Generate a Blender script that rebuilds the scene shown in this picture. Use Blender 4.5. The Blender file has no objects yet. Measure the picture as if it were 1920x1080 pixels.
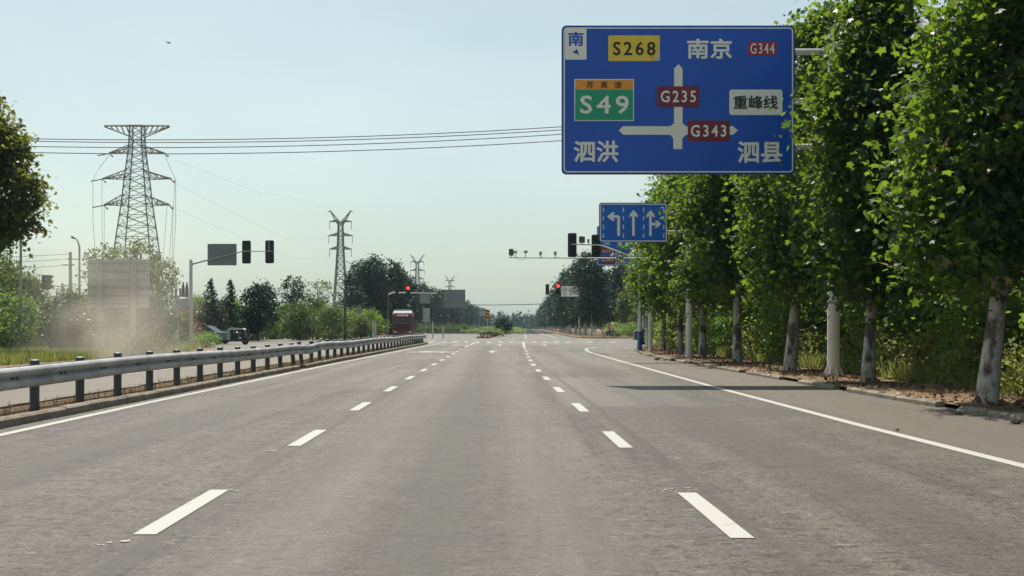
import bpy, math, random
import numpy as np
from mathutils import Vector, Matrix
R = math.radians
sc = bpy.context.scene
col = sc.collection

# ------------------------------------------------------------------ camera
EYE, F, HY = 1.31, 2400.0, 614.0          # eye height, focal length and horizon row in photo pixels (1920 wide)
cam = bpy.data.cameras.new('camera')
cam.sensor_width = 36.0
cam.lens = F / 1920 * 36.0
cam.shift_y = (HY - 540) / 1920
cam.clip_start, cam.clip_end = 0.1, 9000
co = bpy.data.objects.new('camera', cam)
co.location = (0, 0, EYE)
co.rotation_euler = (R(90), 0, 0)
col.objects.link(co)
sc.camera = co

# ------------------------------------------------------------------ sky, sun, exposure
SUN = Vector((-0.17, 0.50, 1.0)).normalized()
ELEV = math.asin(SUN.z)
AZ = math.atan2(SUN.x, SUN.y)
world = bpy.data.worlds.new('World')
sc.world = world
world.use_nodes = True
wn, wl = world.node_tree.nodes, world.node_tree.links
for n in list(wn): wn.remove(n)
out = wn.new('ShaderNodeOutputWorld')
bg = wn.new('ShaderNodeBackground'); bg.inputs['Strength'].default_value = 0.108
sky = wn.new('ShaderNodeTexSky'); sky.sky_type = 'NISHITA'; sky.sun_disc = False
sky.sun_elevation = ELEV; sky.sun_rotation = AZ
sky.air_density = 1.0; sky.dust_density = 1.6; sky.ozone_density = 1.0; sky.altitude = 0
tint = wn.new('ShaderNodeMix'); tint.data_type = 'RGBA'; tint.blend_type = 'MULTIPLY'
tint.inputs[0].default_value = 1.0; tint.inputs[7].default_value = (0.92, 1.0, 0.93, 1)
hs = wn.new('ShaderNodeHueSaturation'); hs.inputs['Saturation'].default_value = 0.55; wl.new(sky.outputs[0], hs.inputs['Color']); wl.new(hs.outputs[0], tint.inputs[6])
# faint uneven veils of high haze
wtc = wn.new('ShaderNodeTexCoord'); wmp = wn.new('ShaderNodeMapping'); wmp.inputs['Scale'].default_value = (1.2, 1.2, 4.0); wl.new(wtc.outputs['Generated'], wmp.inputs[0])
wno = wn.new('ShaderNodeTexNoise'); wno.inputs['Scale'].default_value = 2.3; wno.inputs['Detail'].default_value = 4; wl.new(wmp.outputs[0], wno.inputs['Vector'])
wra = wn.new('ShaderNodeValToRGB'); wra.color_ramp.elements[0].position = 0.35; wra.color_ramp.elements[0].color = (0.93, 0.94, 0.95, 1); wra.color_ramp.elements[1].position = 0.7; wra.color_ramp.elements[1].color = (1.06, 1.05, 1.02, 1)
wl.new(wno.outputs['Fac'], wra.inputs[0]); wmx = wn.new('ShaderNodeMix'); wmx.data_type = 'RGBA'; wmx.blend_type = 'MULTIPLY'; wmx.inputs[0].default_value = 1.0
wl.new(tint.outputs[2], wmx.inputs[6]); wl.new(wra.outputs[0], wmx.inputs[7]); wl.new(wmx.outputs[2], bg.inputs[0]); wl.new(bg.outputs[0], out.inputs[0])

sl = bpy.data.lights.new('sun', 'SUN'); sl.energy = 5.0; sl.angle = R(0.53); sl.color = (1.0, 0.93, 0.82)
so = bpy.data.objects.new('sun', sl); so.rotation_euler = SUN.to_track_quat('Z', 'Y').to_euler(); col.objects.link(so)
so.location = (0, 0, 50)
sc.view_settings.view_transform = 'Standard'; sc.view_settings.look = 'None'
sc.view_settings.exposure = 0.26; sc.view_settings.gamma = 1.0
sc.render.engine = 'CYCLES'
sc.cycles.max_bounces = 6; sc.cycles.diffuse_bounces = 3; sc.cycles.transmission_bounces = 4
sc.cycles.volume_bounces = 2; sc.cycles.transparent_max_bounces = 4
sc.cycles.volume_step_rate = 2.0
sc.cycles.use_denoising = True

# ------------------------------------------------------------------ helpers
def WX(px, d): return (px - 960) * d / F
def WZ(py, d): return EYE + (HY - py) * d / F
def GD(py, z=0.0): return F * (EYE - z) / (py - HY)
def link(o, parent=None):
    col.objects.link(o)
    if parent: o.parent = parent
    return o
def tag(o, label=None, cat=None, group=None, kind=None):
    if label: o['label'] = label
    if cat: o['category'] = cat
    if group: o['group'] = group
    if kind: o['kind'] = kind
    return o
def thing(name, label, cat, loc=(0, 0, 0), rz=0.0, group=None):
    o = bpy.data.objects.new(name, None); o.empty_display_size = 0.2
    o.location = loc; o.rotation_euler = (0, 0, rz); link(o)
    return tag(o, label, cat, group)
def dup(o, parent=None):
    c = o.copy(); col.objects.link(c)
    if parent: c.parent = parent
    for ch in [k for k in KIDS(o)]: dup(ch, c)
    return c
def KIDS(o): return [k for k in o.children]

class MB:
    def __init__(s): s.v = []; s.f = []
    def add(s, vs, fs):
        b = len(s.v); s.v += [tuple(v) for v in vs]; s.f += [tuple(b + i for i in f) for f in fs]; return s
    def box(s, c, d, rz=0.0, taper=1.0):
        x, y, z = d[0] / 2, d[1] / 2, d[2] / 2; vs = []
        for sz in (-1, 1):
            t = taper if sz > 0 else 1.0
            for sx, sy in ((-1, -1), (1, -1), (1, 1), (-1, 1)):
                px, py = sx * x * t, sy * y * t
                vs.append((c[0] + px * math.cos(rz) - py * math.sin(rz), c[1] + px * math.sin(rz) + py * math.cos(rz), c[2] + sz * z))
        return s.add(vs, [(3, 2, 1, 0), (4, 5, 6, 7), (0, 1, 5, 4), (1, 2, 6, 5), (2, 3, 7, 6), (3, 0, 4, 7)])
    def span(s, x0, x1, y0, y1, z0, z1):
        return s.box(((x0 + x1) / 2, (y0 + y1) / 2, (z0 + z1) / 2), (abs(x1 - x0), abs(y1 - y0), abs(z1 - z0)))
    def tube(s, pts, rad, n=8, cap=True):
        pts = [Vector(p) for p in pts]
        if not hasattr(rad, '__len__'): rad = [rad] * len(pts)
        rings = []
        up = Vector((0, 0, 1))
        for i, p in enumerate(pts):
            t = (pts[min(i + 1, len(pts) - 1)] - pts[max(i - 1, 0)])
            t = t.normalized() if t.length > 1e-9 else Vector((0, 0, 1))
            a = up if abs(t.dot(up)) < 0.95 else Vector((1, 0, 0))
            u = t.cross(a).normalized(); w = t.cross(u).normalized()
            if i and abs(u.dot(pu)) < 0.5: u, w = w, u
            pu = u
            rings.append([p + (u * math.cos(2 * math.pi * k / n) + w * math.sin(2 * math.pi * k / n)) * rad[i] for k in range(n)])
        vs = [v for r in rings for v in r]; fs = []
        for i in range(len(rings) - 1):
            for k in range(n):
                fs.append((i * n + k, i * n + (k + 1) % n, (i + 1) * n + (k + 1) % n, (i + 1) * n + k))
        if cap: fs += [tuple(range(n))[::-1], tuple((len(rings) - 1) * n + k for k in range(n))]
        return s.add(vs, fs)
    def bar(s, a, b, w):
        return s.tube([a, b], w / 2 * 1.25, 4)
    def prism(s, poly, y0, y1, axis='y'):
        n = len(poly)
        if axis == 'y': vs = [(x, y0, z) for x, z in poly] + [(x, y1, z) for x, z in poly]
        elif axis == 'x': vs = [(y0, x, z) for x, z in poly] + [(y1, x, z) for x, z in poly]
        else: vs = [(x, y, y0) for x, y in poly] + [(x, y, y1) for x, y in poly]
        fs = [tuple(range(n)), tuple(range(2 * n - 1, n - 1, -1))]
        fs += [(i, i + n, (i + 1) % n + n, (i + 1) % n) for i in range(n)]
        return s.add(vs, fs)
    def lathe(s, prof, c=(0, 0, 0), n=16, axis='z', cap=True):
        vs = []; fs = []
        for r, h in prof:
            for k in range(n):
                a = 2 * math.pi * k / n
                if axis == 'z': vs.append((c[0] + r * math.cos(a), c[1] + r * math.sin(a), c[2] + h))
                elif axis == 'x': vs.append((c[0] + h, c[1] + r * math.cos(a), c[2] + r * math.sin(a)))
                else: vs.append((c[0] + r * math.cos(a), c[1] + h, c[2] + r * math.sin(a)))
        m = len(prof)
        for i in range(m - 1):
            for k in range(n): fs.append((i * n + k, i * n + (k + 1) % n, (i + 1) * n + (k + 1) % n, (i + 1) * n + k))
        if cap: fs += [tuple(range(n))[::-1], tuple((m - 1) * n + k for k in range(n))]
        return s.add(vs, fs)
    def build(s, name, mat, parent=None, smooth=True, bevel=0.0):
        me = bpy.data.meshes.new(name); me.from_pydata(s.v, [], s.f); me.validate(); me.update()
        import bmesh
        if len(s.f) < 20000:
            bm = bmesh.new(); bm.from_mesh(me); bmesh.ops.recalc_face_normals(bm, faces=bm.faces)
            if bevel: bmesh.ops.bevel(bm, geom=[e for e in bm.edges if e.calc_face_angle(0) > 0.6], offset=bevel, segments=2, profile=0.6, affect='EDGES')
            bm.to_mesh(me); bm.free()
        if smooth:
            me.polygons.foreach_set('use_smooth', [True] * len(me.polygons)); me.set_sharp_from_angle(angle=R(38))
        if mat: me.materials.append(mat)
        return link(bpy.data.objects.new(name, me), parent)
def struct(name, mb, mat, smooth=False):
    return tag(mb.build(name, mat, smooth=smooth), kind='structure')

# ------------------------------------------------------------------ materials
def newmat(name):
    m = bpy.data.materials.new(name); m.use_nodes = True
    nt = m.node_tree; return m, nt.nodes, nt.links, nt.nodes['Principled BSDF']
def noise(N, L, scale, vec=None, detail=4, rough=0.55, stretch=None):
    t = N.new('ShaderNodeTexNoise'); t.inputs['Scale'].default_value = scale
    t.inputs['Detail'].default_value = detail; t.inputs['Roughness'].default_value = rough
    if vec is not None:
        if stretch:
            mp = N.new('ShaderNodeMapping'); mp.inputs['Scale'].default_value = stretch
            L.new(vec, mp.inputs[0]); vec = mp.outputs[0]
        L.new(vec, t.inputs['Vector'])
    return t.outputs['Fac']
def ramp(N, L, fac, stops):
    r = N.new('ShaderNodeValToRGB'); e = r.color_ramp.elements
    while len(e) < len(stops): e.new(0.5)
    for i, (p, c) in enumerate(stops):
        e[i].position = p; e[i].color = (*c, 1) if len(c) == 3 else c
    L.new(fac, r.inputs[0]); return r.outputs[0]
def math_(N, L, op, a, b=None, clamp=False):
    m = N.new('ShaderNodeMath'); m.operation = op; m.use_clamp = clamp
    for i, x in enumerate((a, b)):
        if x is None: continue
        if isinstance(x, (int, float)): m.inputs[i].default_value = x
        else: L.new(x, m.inputs[i])
    return m.outputs[0]
def mix(N, L, fac, a, b, mode='MIX'):
    m = N.new('ShaderNodeMix'); m.data_type = 'RGBA'; m.blend_type = mode
    for i, x in ((0, fac), (6, a), (7, b)):
        if isinstance(x, (int, float)): m.inputs[i].default_value = x
        elif isinstance(x, tuple): m.inputs[i].default_value = (*x, 1)
        else: L.new(x, m.inputs[i])
    return m.outputs[2]
def smooth(N, L, v, a, b):
    m = N.new('ShaderNodeMapRange'); m.interpolation_type = 'SMOOTHSTEP'
    L.new(v, m.inputs[0]); m.inputs[1].default_value = a; m.inputs[2].default_value = b
    m.inputs[3].default_value = 0.0; m.inputs[4].default_value = 1.0; return m.outputs[0]
def bump(N, L, P, h, dist=0.01, strength=0.6):
    b = N.new('ShaderNodeBump'); b.inputs['Distance'].default_value = dist; b.inputs['Strength'].default_value = strength
    L.new(h, b.inputs['Height']); L.new(b.outputs[0], P.inputs['Normal'])
MATS = {}
def paint(name, c, rough=0.5, metal=0.0, var=0.12, scale=3.0, spec=0.5, emit=None):
    if name in MATS: return MATS[name]
    m, N, L, P = newmat(name)
    tc = N.new('ShaderNodeTexCoord')
    n1 = noise(N, L, scale, tc.outputs['Object'], 5)
    lo = tuple(x * (1 - var) for x in c); hi = tuple(min(1, x * (1 + var * 0.6)) for x in c)
    L.new(ramp(N, L, n1, [(0.3, lo), (0.7, hi)]), P.inputs['Base Color'])
    P.inputs['Roughness'].default_value = rough; P.inputs['Metallic'].default_value = metal
    P.inputs['Specular IOR Level'].default_value = spec
    if emit:
        P.inputs['Emission Color'].default_value = (*emit[0], 1); P.inputs['Emission Strength'].default_value = emit[1]
    MATS[name] = m; return m

def asphalt(name, base, dark=1.0, marks=True, rough=0.62, spec=0.38):
    m, N, L, P = newmat(name)
    g = N.new('ShaderNodeNewGeometry'); pos = g.outputs['Position']
    sx = N.new('ShaderNodeSeparateXYZ'); L.new(pos, sx.inputs[0]); X, Y = sx.outputs[0], sx.outputs[1]
    b = tuple(x * dark for x in base)
    big = noise(N, L, 0.12, pos, 5, 0.6)
    streak = noise(N, L, 1.0, pos, 6, 0.6, (1.6, 0.05, 1))
    blot = noise(N, L, 1.1, pos, 8, 0.72)
    fine = noise(N, L, 42, pos, 3, 0.8)
    fleck = noise(N, L, 9, pos, 6, 0.85)
    c = ramp(N, L, big, [(0.32, tuple(x * 0.74 for x in b)), (0.66, tuple(x * 1.18 for x in b))])
    c = mix(N, L, 1.0, c, ramp(N, L, streak, [(0.30, (0.52, 0.52, 0.53)), (0.50, (0.98, 0.98, 0.98)), (0.66, (1.26, 1.25, 1.20))]), 'MULTIPLY')
    c = mix(N, L, 1.0, c, ramp(N, L, blot, [(0.30, (0.80, 0.80, 0.80)), (0.66, (1.06, 1.06, 1.05))]), 'MULTIPLY')
    c = mix(N, L, 1.0, c, ramp(N, L, fleck, [(0.34, (0.36, 0.36, 0.37)), (0.47, (0.98, 0.98, 0.98)), (0.66, (1.22, 1.20, 1.15))]), 'MULTIPLY')
    c = mix(N, L, 1.0, c, ramp(N, L, fine, [(0.36, (0.30, 0.30, 0.30)), (0.58, (1.34, 1.33, 1.31))]), 'MULTIPLY')
    pit = noise(N, L, 10, pos, 5, 0.75); clump = noise(N, L, 2.6, pos, 4, 0.7)
    pf = math_(N, L, 'MULTIPLY', math_(N, L, 'SUBTRACT', 1.0, smooth(N, L, pit, 0.40, 0.46)), smooth(N, L, clump, 0.28, 0.52))
    c = mix(N, L, math_(N, L, 'MULTIPLY', pf, 0.8), c, tuple(x * 0.18 for x in b))
    c = mix(N, L, 1.0, c, ramp(N, L, clump, [(0.35, (1.10, 1.10, 1.09)), (0.62, (0.82, 0.82, 0.82))]), 'MULTIPLY')
    # open coarse aggregate: dark pits and a few pale stones
    for vs_c, lo_, hi_, wm in ((11.0, 0.17, 0.93, 0.75), (24.0, 0.22, 0.90, 0.6)):
        vc = N.new('ShaderNodeTexVoronoi'); vc.inputs['Scale'].default_value = vs_c
        wa = N.new('ShaderNodeVectorMath'); wa.operation = 'ADD'; nn = N.new('ShaderNodeTexNoise'); nn.inputs['Scale'].default_value = vs_c * 0.7
        wsc = N.new('ShaderNodeVectorMath'); wsc.operation = 'SCALE'; wsc.inputs['Scale'].default_value = 1.6 / vs_c
        L.new(pos, nn.inputs['Vector']); L.new(nn.outputs['Color'], wsc.inputs[0]); L.new(pos, wa.inputs[0]); L.new(wsc.outputs[0], wa.inputs[1]); L.new(wa.outputs[0], vc.inputs['Vector'])
        sp_ = N.new('ShaderNodeSeparateColor'); L.new(vc.outputs['Color'], sp_.inputs[0])
        near_ = math_(N, L, 'SUBTRACT', 1.0, smooth(N, L, vc.outputs['Distance'], 0.28, 0.5))
        dk = math_(N, L, 'MULTIPLY', math_(N, L, 'LESS_THAN', sp_.outputs[0], lo_), near_)
        lt_ = math_(N, L, 'MULTIPLY', math_(N, L, 'GREATER_THAN', sp_.outputs[0], hi_), near_)
        c = mix(N, L, math_(N, L, 'MULTIPLY', dk, wm), c, tuple(x * 0.12 for x in b))
        c = mix(N, L, math_(N, L, 'MULTIPLY', lt_, wm * 0.5), c, tuple(x * 2.4 for x in b))
    if marks:   # surface colour grows steadily paler toward the junction
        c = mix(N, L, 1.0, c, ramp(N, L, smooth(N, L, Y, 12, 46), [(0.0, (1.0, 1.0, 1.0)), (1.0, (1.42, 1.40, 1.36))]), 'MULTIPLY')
    vo = N.new('ShaderNodeTexVoronoi'); vo.feature = 'DISTANCE_TO_EDGE'; vo.inputs['Scale'].default_value = 0.5
    wv = N.new('ShaderNodeVectorMath'); wv.operation = 'ADD'; nz_ = N.new('ShaderNodeTexNoise'); nz_.inputs['Scale'].default_value = 1.3; nz_.inputs['Detail'].default_value = 6
    L.new(pos, nz_.inputs['Vector']); L.new(pos, wv.inputs[0]); L.new(nz_.outputs['Color'], wv.inputs[1]); L.new(wv.outputs[0], vo.inputs['Vector'])
    crk = math_(N, L, 'MULTIPLY', math_(N, L, 'SUBTRACT', 1.0, smooth(N, L, vo.outputs['Distance'], 0.008, 0.030)), smooth(N, L, noise(N, L, 0.23, pos, 3), 0.50, 0.60))
    c = mix(N, L, math_(N, L, 'MULTIPLY', crk, 0.7), c, tuple(x * 0.3 for x in b))
    dirt = noise(N, L, 1.0, pos, 5, 0.7, (3.2, 0.10, 1))
    c = mix(N, L, 1.0, c, ramp(N, L, dirt, [(0.30, (0.76, 0.76, 0.77)), (0.50, (1.0, 1.0, 1.0))]), 'MULTIPLY')
    if marks:
        wob = noise(N, L, 0.9, pos, 5, 0.7)
        wx = math_(N, L, 'ADD', X, math_(N, L, 'MULTIPLY', math_(N, L, 'SUBTRACT', wob, 0.5), 0.5))
        wy = math_(N, L, 'ADD', Y, math_(N, L, 'MULTIPLY', math_(N, L, 'SUBTRACT', wob, 0.5), 1.4))
        def band(v, a, b_, s): return math_(N, L, 'MULTIPLY', smooth(N, L, v, a, a + s), math_(N, L, 'SUBTRACT', 1.0, smooth(N, L, v, b_ - s, b_)))
        # paler resurfaced bays in the right lane, a darker seam of worn asphalt behind them
        m1 = math_(N, L, 'MULTIPLY', band(wx, 0.75, 3.3, 0.25), band(Y, 21.2, 33.5, 0.15))
        m2 = math_(N, L, 'MULTIPLY', band(wx, 0.9, 3.9, 0.25), band(Y, 40, 66, 0.5))
        m3 = math_(N, L, 'MULTIPLY', band(wx, 1.1, 4.3, 0.3), band(wy, 18.6, 21.3, 0.5))
        m4 = math_(N, L, 'MULTIPLY', band(wx, 2.1, 3.5, 0.5), band(wy, 33, 44, 2.5))
        c = mix(N, L, math_(N, L, 'MULTIPLY', m1, 0.55), c, tuple(x * 1.42 for x in base))
        c = mix(N, L, math_(N, L, 'MULTIPLY', m2, 0.45), c, tuple(x * 1.40 for x in base))
        c = mix(N, L, math_(N, L, 'MULTIPLY', m3, 0.45), c, tuple(x * 0.62 for x in base))
        c = mix(N, L, math_(N, L, 'MULTIPLY', m4, 0.45), c, tuple(x * 0.55 for x in base))
        # dusty shoulder strips and dusty opposite carriageway
        sh = smooth(N, L, wx, 4.4, 4.9); c = mix(N, L, math_(N, L, 'MULTIPLY', sh, 0.6), c, (base[0] * 1.30, base[1] * 1.22, base[2] * 1.12))
        op = math_(N, L, 'SUBTRACT', 1.0, smooth(N, L, X, -7.9, -7.6)); c = mix(N, L, math_(N, L, 'MULTIPLY', op, 0.6), c, (base[0] * 1.5, base[1] * 1.36, base[2] * 1.24))
        # long construction joints beside the lane lines, darker and cracked
        for xa, sl_, wd in ((-2.12, -0.0135, 0.10), (1.72, -0.016, 0.10)):
            lx = math_(N, L, 'ABSOLUTE', math_(N, L, 'SUBTRACT', math_(N, L, 'ADD', X, math_(N, L, 'MULTIPLY', math_(N, L, 'SUBTRACT', fleck, 0.5), 0.25)), math_(N, L, 'ADD', math_(N, L, 'MULTIPLY', Y, sl_), xa)))
            ln = math_(N, L, 'SUBTRACT', 1.0, smooth(N, L, lx, 0.0, wd))
            c = mix(N, L, math_(N, L, 'MULTIPLY', ln, 0.65), c, tuple(x * 0.42 for x in base))
        # oil-darkened strip down the middle of each lane
        for xa in (-4.25, -0.45, 2.9):
            lx = math_(N, L, 'ABSOLUTE', math_(N, L, 'SUBTRACT', wx, math_(N, L, 'ADD', math_(N, L, 'MULTIPLY', Y, -0.014), xa)))
            ln = math_(N, L, 'MULTIPLY', math_(N, L, 'SUBTRACT', 1.0, smooth(N, L, lx, 0.1, 0.75)), smooth(N, L, streak, 0.30, 0.62))
            c = mix(N, L, math_(N, L, 'MULTIPLY', ln, 0.72), c, tuple(x * 0.48 for x in base))
        # wheel tracks polished lighter
        for xa in (-1.35, 0.45):
            lx = math_(N, L, 'ABSOLUTE', math_(N, L, 'SUBTRACT', wx, math_(N, L, 'ADD', math_(N, L, 'MULTIPLY', Y, -0.014), xa)))
            ln = math_(N, L, 'SUBTRACT', 1.0, smooth(N, L, lx, 0.05, 0.7))
            c = mix(N, L, math_(N, L, 'MULTIPLY', ln, 0.40), c, tuple(x * 1.35 for x in base))
    L.new(c, P.inputs['Base Color']); P.inputs['Roughness'].default_value = rough
    P.inputs['Specular IOR Level'].default_value = spec
    bump(N, L, P, math_(N, L, 'ADD', fine, fleck), 0.012, 0.7)
    return m
def ground_mat(name, stops, scale, extra=None, bumpd=0.03):
    m, N, L, P = newmat(name)
    g = N.new('ShaderNodeNewGeometry'); pos = g.outputs['Position']
    n1 = noise(N, L, scale, pos, 8, 0.65); n2 = noise(N, L, scale * 14, pos, 6, 0.75)
    c = ramp(N, L, n1, stops)
    c = mix(N, L, 1.0, c, ramp(N, L, n2, [(0.3, (0.5, 0.48, 0.45)), (0.6, (1.1, 1.1, 1.1)), (0.72, (1.35, 1.3, 1.2))]), 'MULTIPLY')
    L.new(c, P.inputs['Base Color']); P.inputs['Roughness'].default_value = 0.95
    P.inputs['Specular IOR Level'].default_value = 0.1
    bump(N, L, P, n2, bumpd, 0.9); return m
def leaf_mat(name, dark, light, trans, tf=0.4, spec=0.35, dry=0.02):
    m, N, L, P = newmat(name)
    g = N.new('ShaderNodeNewGeometry'); tc = N.new('ShaderNodeTexCoord'); oi = N.new('ShaderNodeObjectInfo')
    n1 = noise(N, L, 0.8, tc.outputs['Object'], 3)
    f = math_(N, L, 'ADD', math_(N, L, 'MULTIPLY', g.outputs['Random Per Island'], 0.5), math_(N, L, 'MULTIPLY', n1, 0.7))
    f = math_(N, L, 'ADD', f, math_(N, L, 'MULTIPLY', math_(N, L, 'SUBTRACT', oi.outputs['Random'], 0.5), 0.2), True)
    c = ramp(N, L, f, [(0.25, dark), (0.85, light)])
    if dry:
        dr = math_(N, L, 'LESS_THAN', g.outputs['Random Per Island'], dry)
        c = mix(N, L, dr, c, (0.22, 0.13, 0.07))
    L.new(c, P.inputs['Base Color']); P.inputs['Roughness'].default_value = 0.42
    P.inputs['Specular IOR Level'].default_value = spec
    tr = N.new('ShaderNodeBsdfTranslucent')
    L.new(ramp(N, L, f, [(0.2, tuple(x * 0.55 for x in trans)), (0.85, trans)]), tr.inputs[0])
    mx = N.new('ShaderNodeMixShader'); mx.inputs[0].default_value = tf
    L.new(P.outputs[0], mx.inputs[1]); L.new(tr.outputs[0], mx.inputs[2])
    L.new(mx.outputs[0], N['Material Output'].inputs[0]); return m
def bark_mat(name, pale, dark, scale=2.2, thr=(0.45, 0.52)):
    m, N, L, P = newmat(name)
    tc = N.new('ShaderNodeTexCoord')
    n1 = noise(N, L, scale, tc.outputs['Object'], 4, 0.5, (1, 1, 0.55)); n2 = noise(N, L, 14, tc.outputs['Object'], 6, 0.7, (1, 1, 0.3))
    c = ramp(N, L, n1, [(thr[0], dark), (thr[1], pale)])
    c = mix(N, L, 1.0, c, ramp(N, L, n2, [(0.3, (0.42, 0.40, 0.38)), (0.5, (0.95, 0.95, 0.95)), (0.7, (1.1, 1.1, 1.1))]), 'MULTIPLY')
    n3 = noise(N, L, 5.5, tc.outputs['Object'], 4, 0.6)
    c = mix(N, L, 1.0, c, ramp(N, L, n3, [(0.38, (0.62, 0.58, 0.52)), (0.48, (1.0, 1.0, 1.0))]), 'MULTIPLY')
    L.new(c, P.inputs['Base Color']); P.inputs['Roughness'].default_value = 0.85; bump(N, L, P, n2, 0.02, 0.8); return m
def worn_white(name, keep=0.33, c=(0.40, 0.39, 0.365)):
    m, N, L, P = newmat(name)
    g = N.new('ShaderNodeNewGeometry'); pos = g.outputs['Position']
    n = noise(N, L, 14, pos, 6, 0.75); n2 = noise(N, L, 1.5, pos, 4)
    f = smooth(N, L, math_(N, L, 'ADD', math_(N, L, 'MULTIPLY', n, 0.7), math_(N, L, 'MULTIPLY', n2, 0.3)), keep - 0.03, keep + 0.03)
    L.new(mix(N, L, f, (0.20, 0.19, 0.175), c), P.inputs['Base Color']); P.inputs['Roughness'].default_value = 0.7
    return m

ASB = (0.103, 0.093, 0.079)
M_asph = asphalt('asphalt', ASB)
M_asph2 = asphalt('asphalt_junction', (0.185, 0.172, 0.150), marks=False)
M_asph3 = asphalt('asphalt_dark', (0.035, 0.040, 0.045), marks=False, rough=0.95, spec=0.12)
M_line = worn_white('road_paint', 0.395); M_line2 = worn_white('road_paint_worn', 0.44)
M_grass = ground_mat('grass_ground', [(0.3, (0.10, 0.13, 0.045)), (0.5, (0.17, 0.19, 0.07)), (0.7, (0.27, 0.25, 0.12))], 0.25)
M_dirt = ground_mat('leaf_litter_ground', [(0.3, (0.14, 0.092, 0.06)), (0.5, (0.25, 0.170, 0.112)), (0.7, (0.34, 0.25, 0.175))], 0.7, bumpd=0.05)
M_kerb = ground_mat('kerb_concrete', [(0.3, (0.17, 0.15, 0.12)), (0.55, (0.29, 0.26, 0.21)), (0.75, (0.36, 0.32, 0.265))], 1.2, bumpd=0.01)
M_soil = ground_mat('median_soil', [(0.3, (0.10, 0.07, 0.045)), (0.6, (0.19, 0.13, 0.085)), (0.8, (0.26, 0.2, 0.12))], 2.0)
M_plane = leaf_mat('plane_leaf', (0.002, 0.014, 0.013), (0.011, 0.040, 0.020), (0.48, 0.76, 0.06), 0.27, 0.22, 0.010)
M_bush = leaf_mat('bush_leaf', (0.008, 0.032, 0.018), (0.060, 0.130, 0.038), (0.42, 0.66, 0.08), 0.38, 0.3, 0.015)
M_pop = leaf_mat('poplar_leaf', (0.003, 0.018, 0.016), (0.014, 0.045, 0.026), (0.06, 0.15, 0.05), 0.14, 0.25, 0.0)
M_sage = leaf_mat('scrub_leaf', (0.022, 0.050, 0.026), (0.085, 0.130, 0.050), (0.28, 0.36, 0.09), 0.32, 0.2, 0.02)
M_pine = leaf_mat('cedar_needle', (0.014, 0.035, 0.026), (0.040, 0.075, 0.045), (0.08, 0.14, 0.05), 0.15, 0.2, 0.0)
M_blade = leaf_mat('grass_blade', (0.07, 0.11, 0.03), (0.21, 0.24, 0.08), (0.42, 0.46, 0.12), 0.45, 0.2, 0.06)
M_red = leaf_mat('red_leaf', (0.12, 0.03, 0.02), (0.22, 0.07, 0.035), (0.35, 0.08, 0.04), 0.3, 0.2, 0.0)
M_dry = leaf_mat('dry_stalk', (0.10, 0.062, 0.038), (0.20, 0.14, 0.09), (0.16, 0.11, 0.07), 0.2, 0.1, 0.0)
M_autumn = leaf_mat('plane_leaf_turning', (0.004, 0.020, 0.012), (0.045, 0.065, 0.022), (0.46, 0.52, 0.08), 0.34, 0.3, 0.03)
M_bark = bark_mat('plane_bark', (0.50, 0.47, 0.43), (0.14, 0.10, 0.09), 2.2, (0.40, 0.46))
M_bark2 = bark_mat('rough_bark', (0.17, 0.13, 0.10), (0.07, 0.055, 0.045), 4)
M_lime = bark_mat('limewashed_bark', (0.80, 0.78, 0.74), (0.45, 0.42, 0.38), 2.0, (0.30, 0.40))
M_galv0 = paint('galvanised_steel', (0.26, 0.27, 0.28), 0.55, 0.35, 0.18, 2.0)
def galv():
    m, N, L, P = newmat('galvanised_steel'); tc = N.new('ShaderNodeTexCoord'); o = tc.outputs['Object']
    n1 = noise(N, L, 1.3, o, 6, .65); n2 = noise(N, L, 7, o, 6, .8, (1, .6, 2.5)); n3 = noise(N, L, 2.0, o, 4, .6, (1, 1, .25))
    c = ramp(N, L, n1, [(.3, (.27, .28, .29)), (.55, (.42, .43, .44)), (.75, (.52, .525, .53))])
    c = mix(N, L, 1.0, c, ramp(N, L, n3, [(.35, (.72, .70, .66)), (.55, (1, 1, 1))]), 'MULTIPLY')
    c = mix(N, L, smooth(N, L, n2, .60, .70), c, (.17, .115, .075))
    L.new(c, P.inputs['Base Color']); P.inputs['Metallic'].default_value = .2; L.new(ramp(N, L, n2, [(.3, (.45, .45, .45)), (.7, (.7, .7, .7))]), P.inputs['Roughness']); return m
M_galv = galv()
M_postm = paint('steel_post', (0.10, 0.115, 0.125), 0.55, 0.3, 0.3, 4)
M_pole = paint('pole_paint', (0.68, 0.67, 0.61), 0.45, 0.0, 0.12, 1.5)
M_polegrey = paint('pole_grey', (0.42, 0.43, 0.42), 0.5, 0.1, 0.12, 1.5)
M_black = paint('signal_black', (0.012, 0.014, 0.018), 0.45, 0, 0.2)
M_blue = paint('sign_blue', (0.005, 0.100, 0.60), 0.35, 0, 0.10, 0.8)
M_blue2 = paint('sign_blue_bright', (0.010, 0.16, 0.66), 0.35, 0, 0.08, 0.8)
M_rim = paint('sign_rim_blue', (0.006, 0.045, 0.20), 0.4, 0, 0.1)
M_white = paint('sign_white', (0.97, 0.95, 0.89), 0.4, 0, 0.04)
M_cream = paint('sign_cream', (0.97, 0.93, 0.83), 0.4, 0, 0.04)
M_yel = paint('sign_yellow', (0.97, 0.66, 0.06), 0.4, 0, 0.08)
M_orange = paint('sign_orange', (0.98, 0.36, 0.03), 0.4, 0, 0.05)
M_green = paint('sign_green', (0.01, 0.38, 0.20), 0.4, 0, 0.06)
M_maroon = paint('sign_maroon', (0.22, 0.012, 0.04), 0.4, 0, 0.06)
M_redsign = paint('sign_red', (0.42, 0.02, 0.06), 0.4, 0, 0.06)
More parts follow.
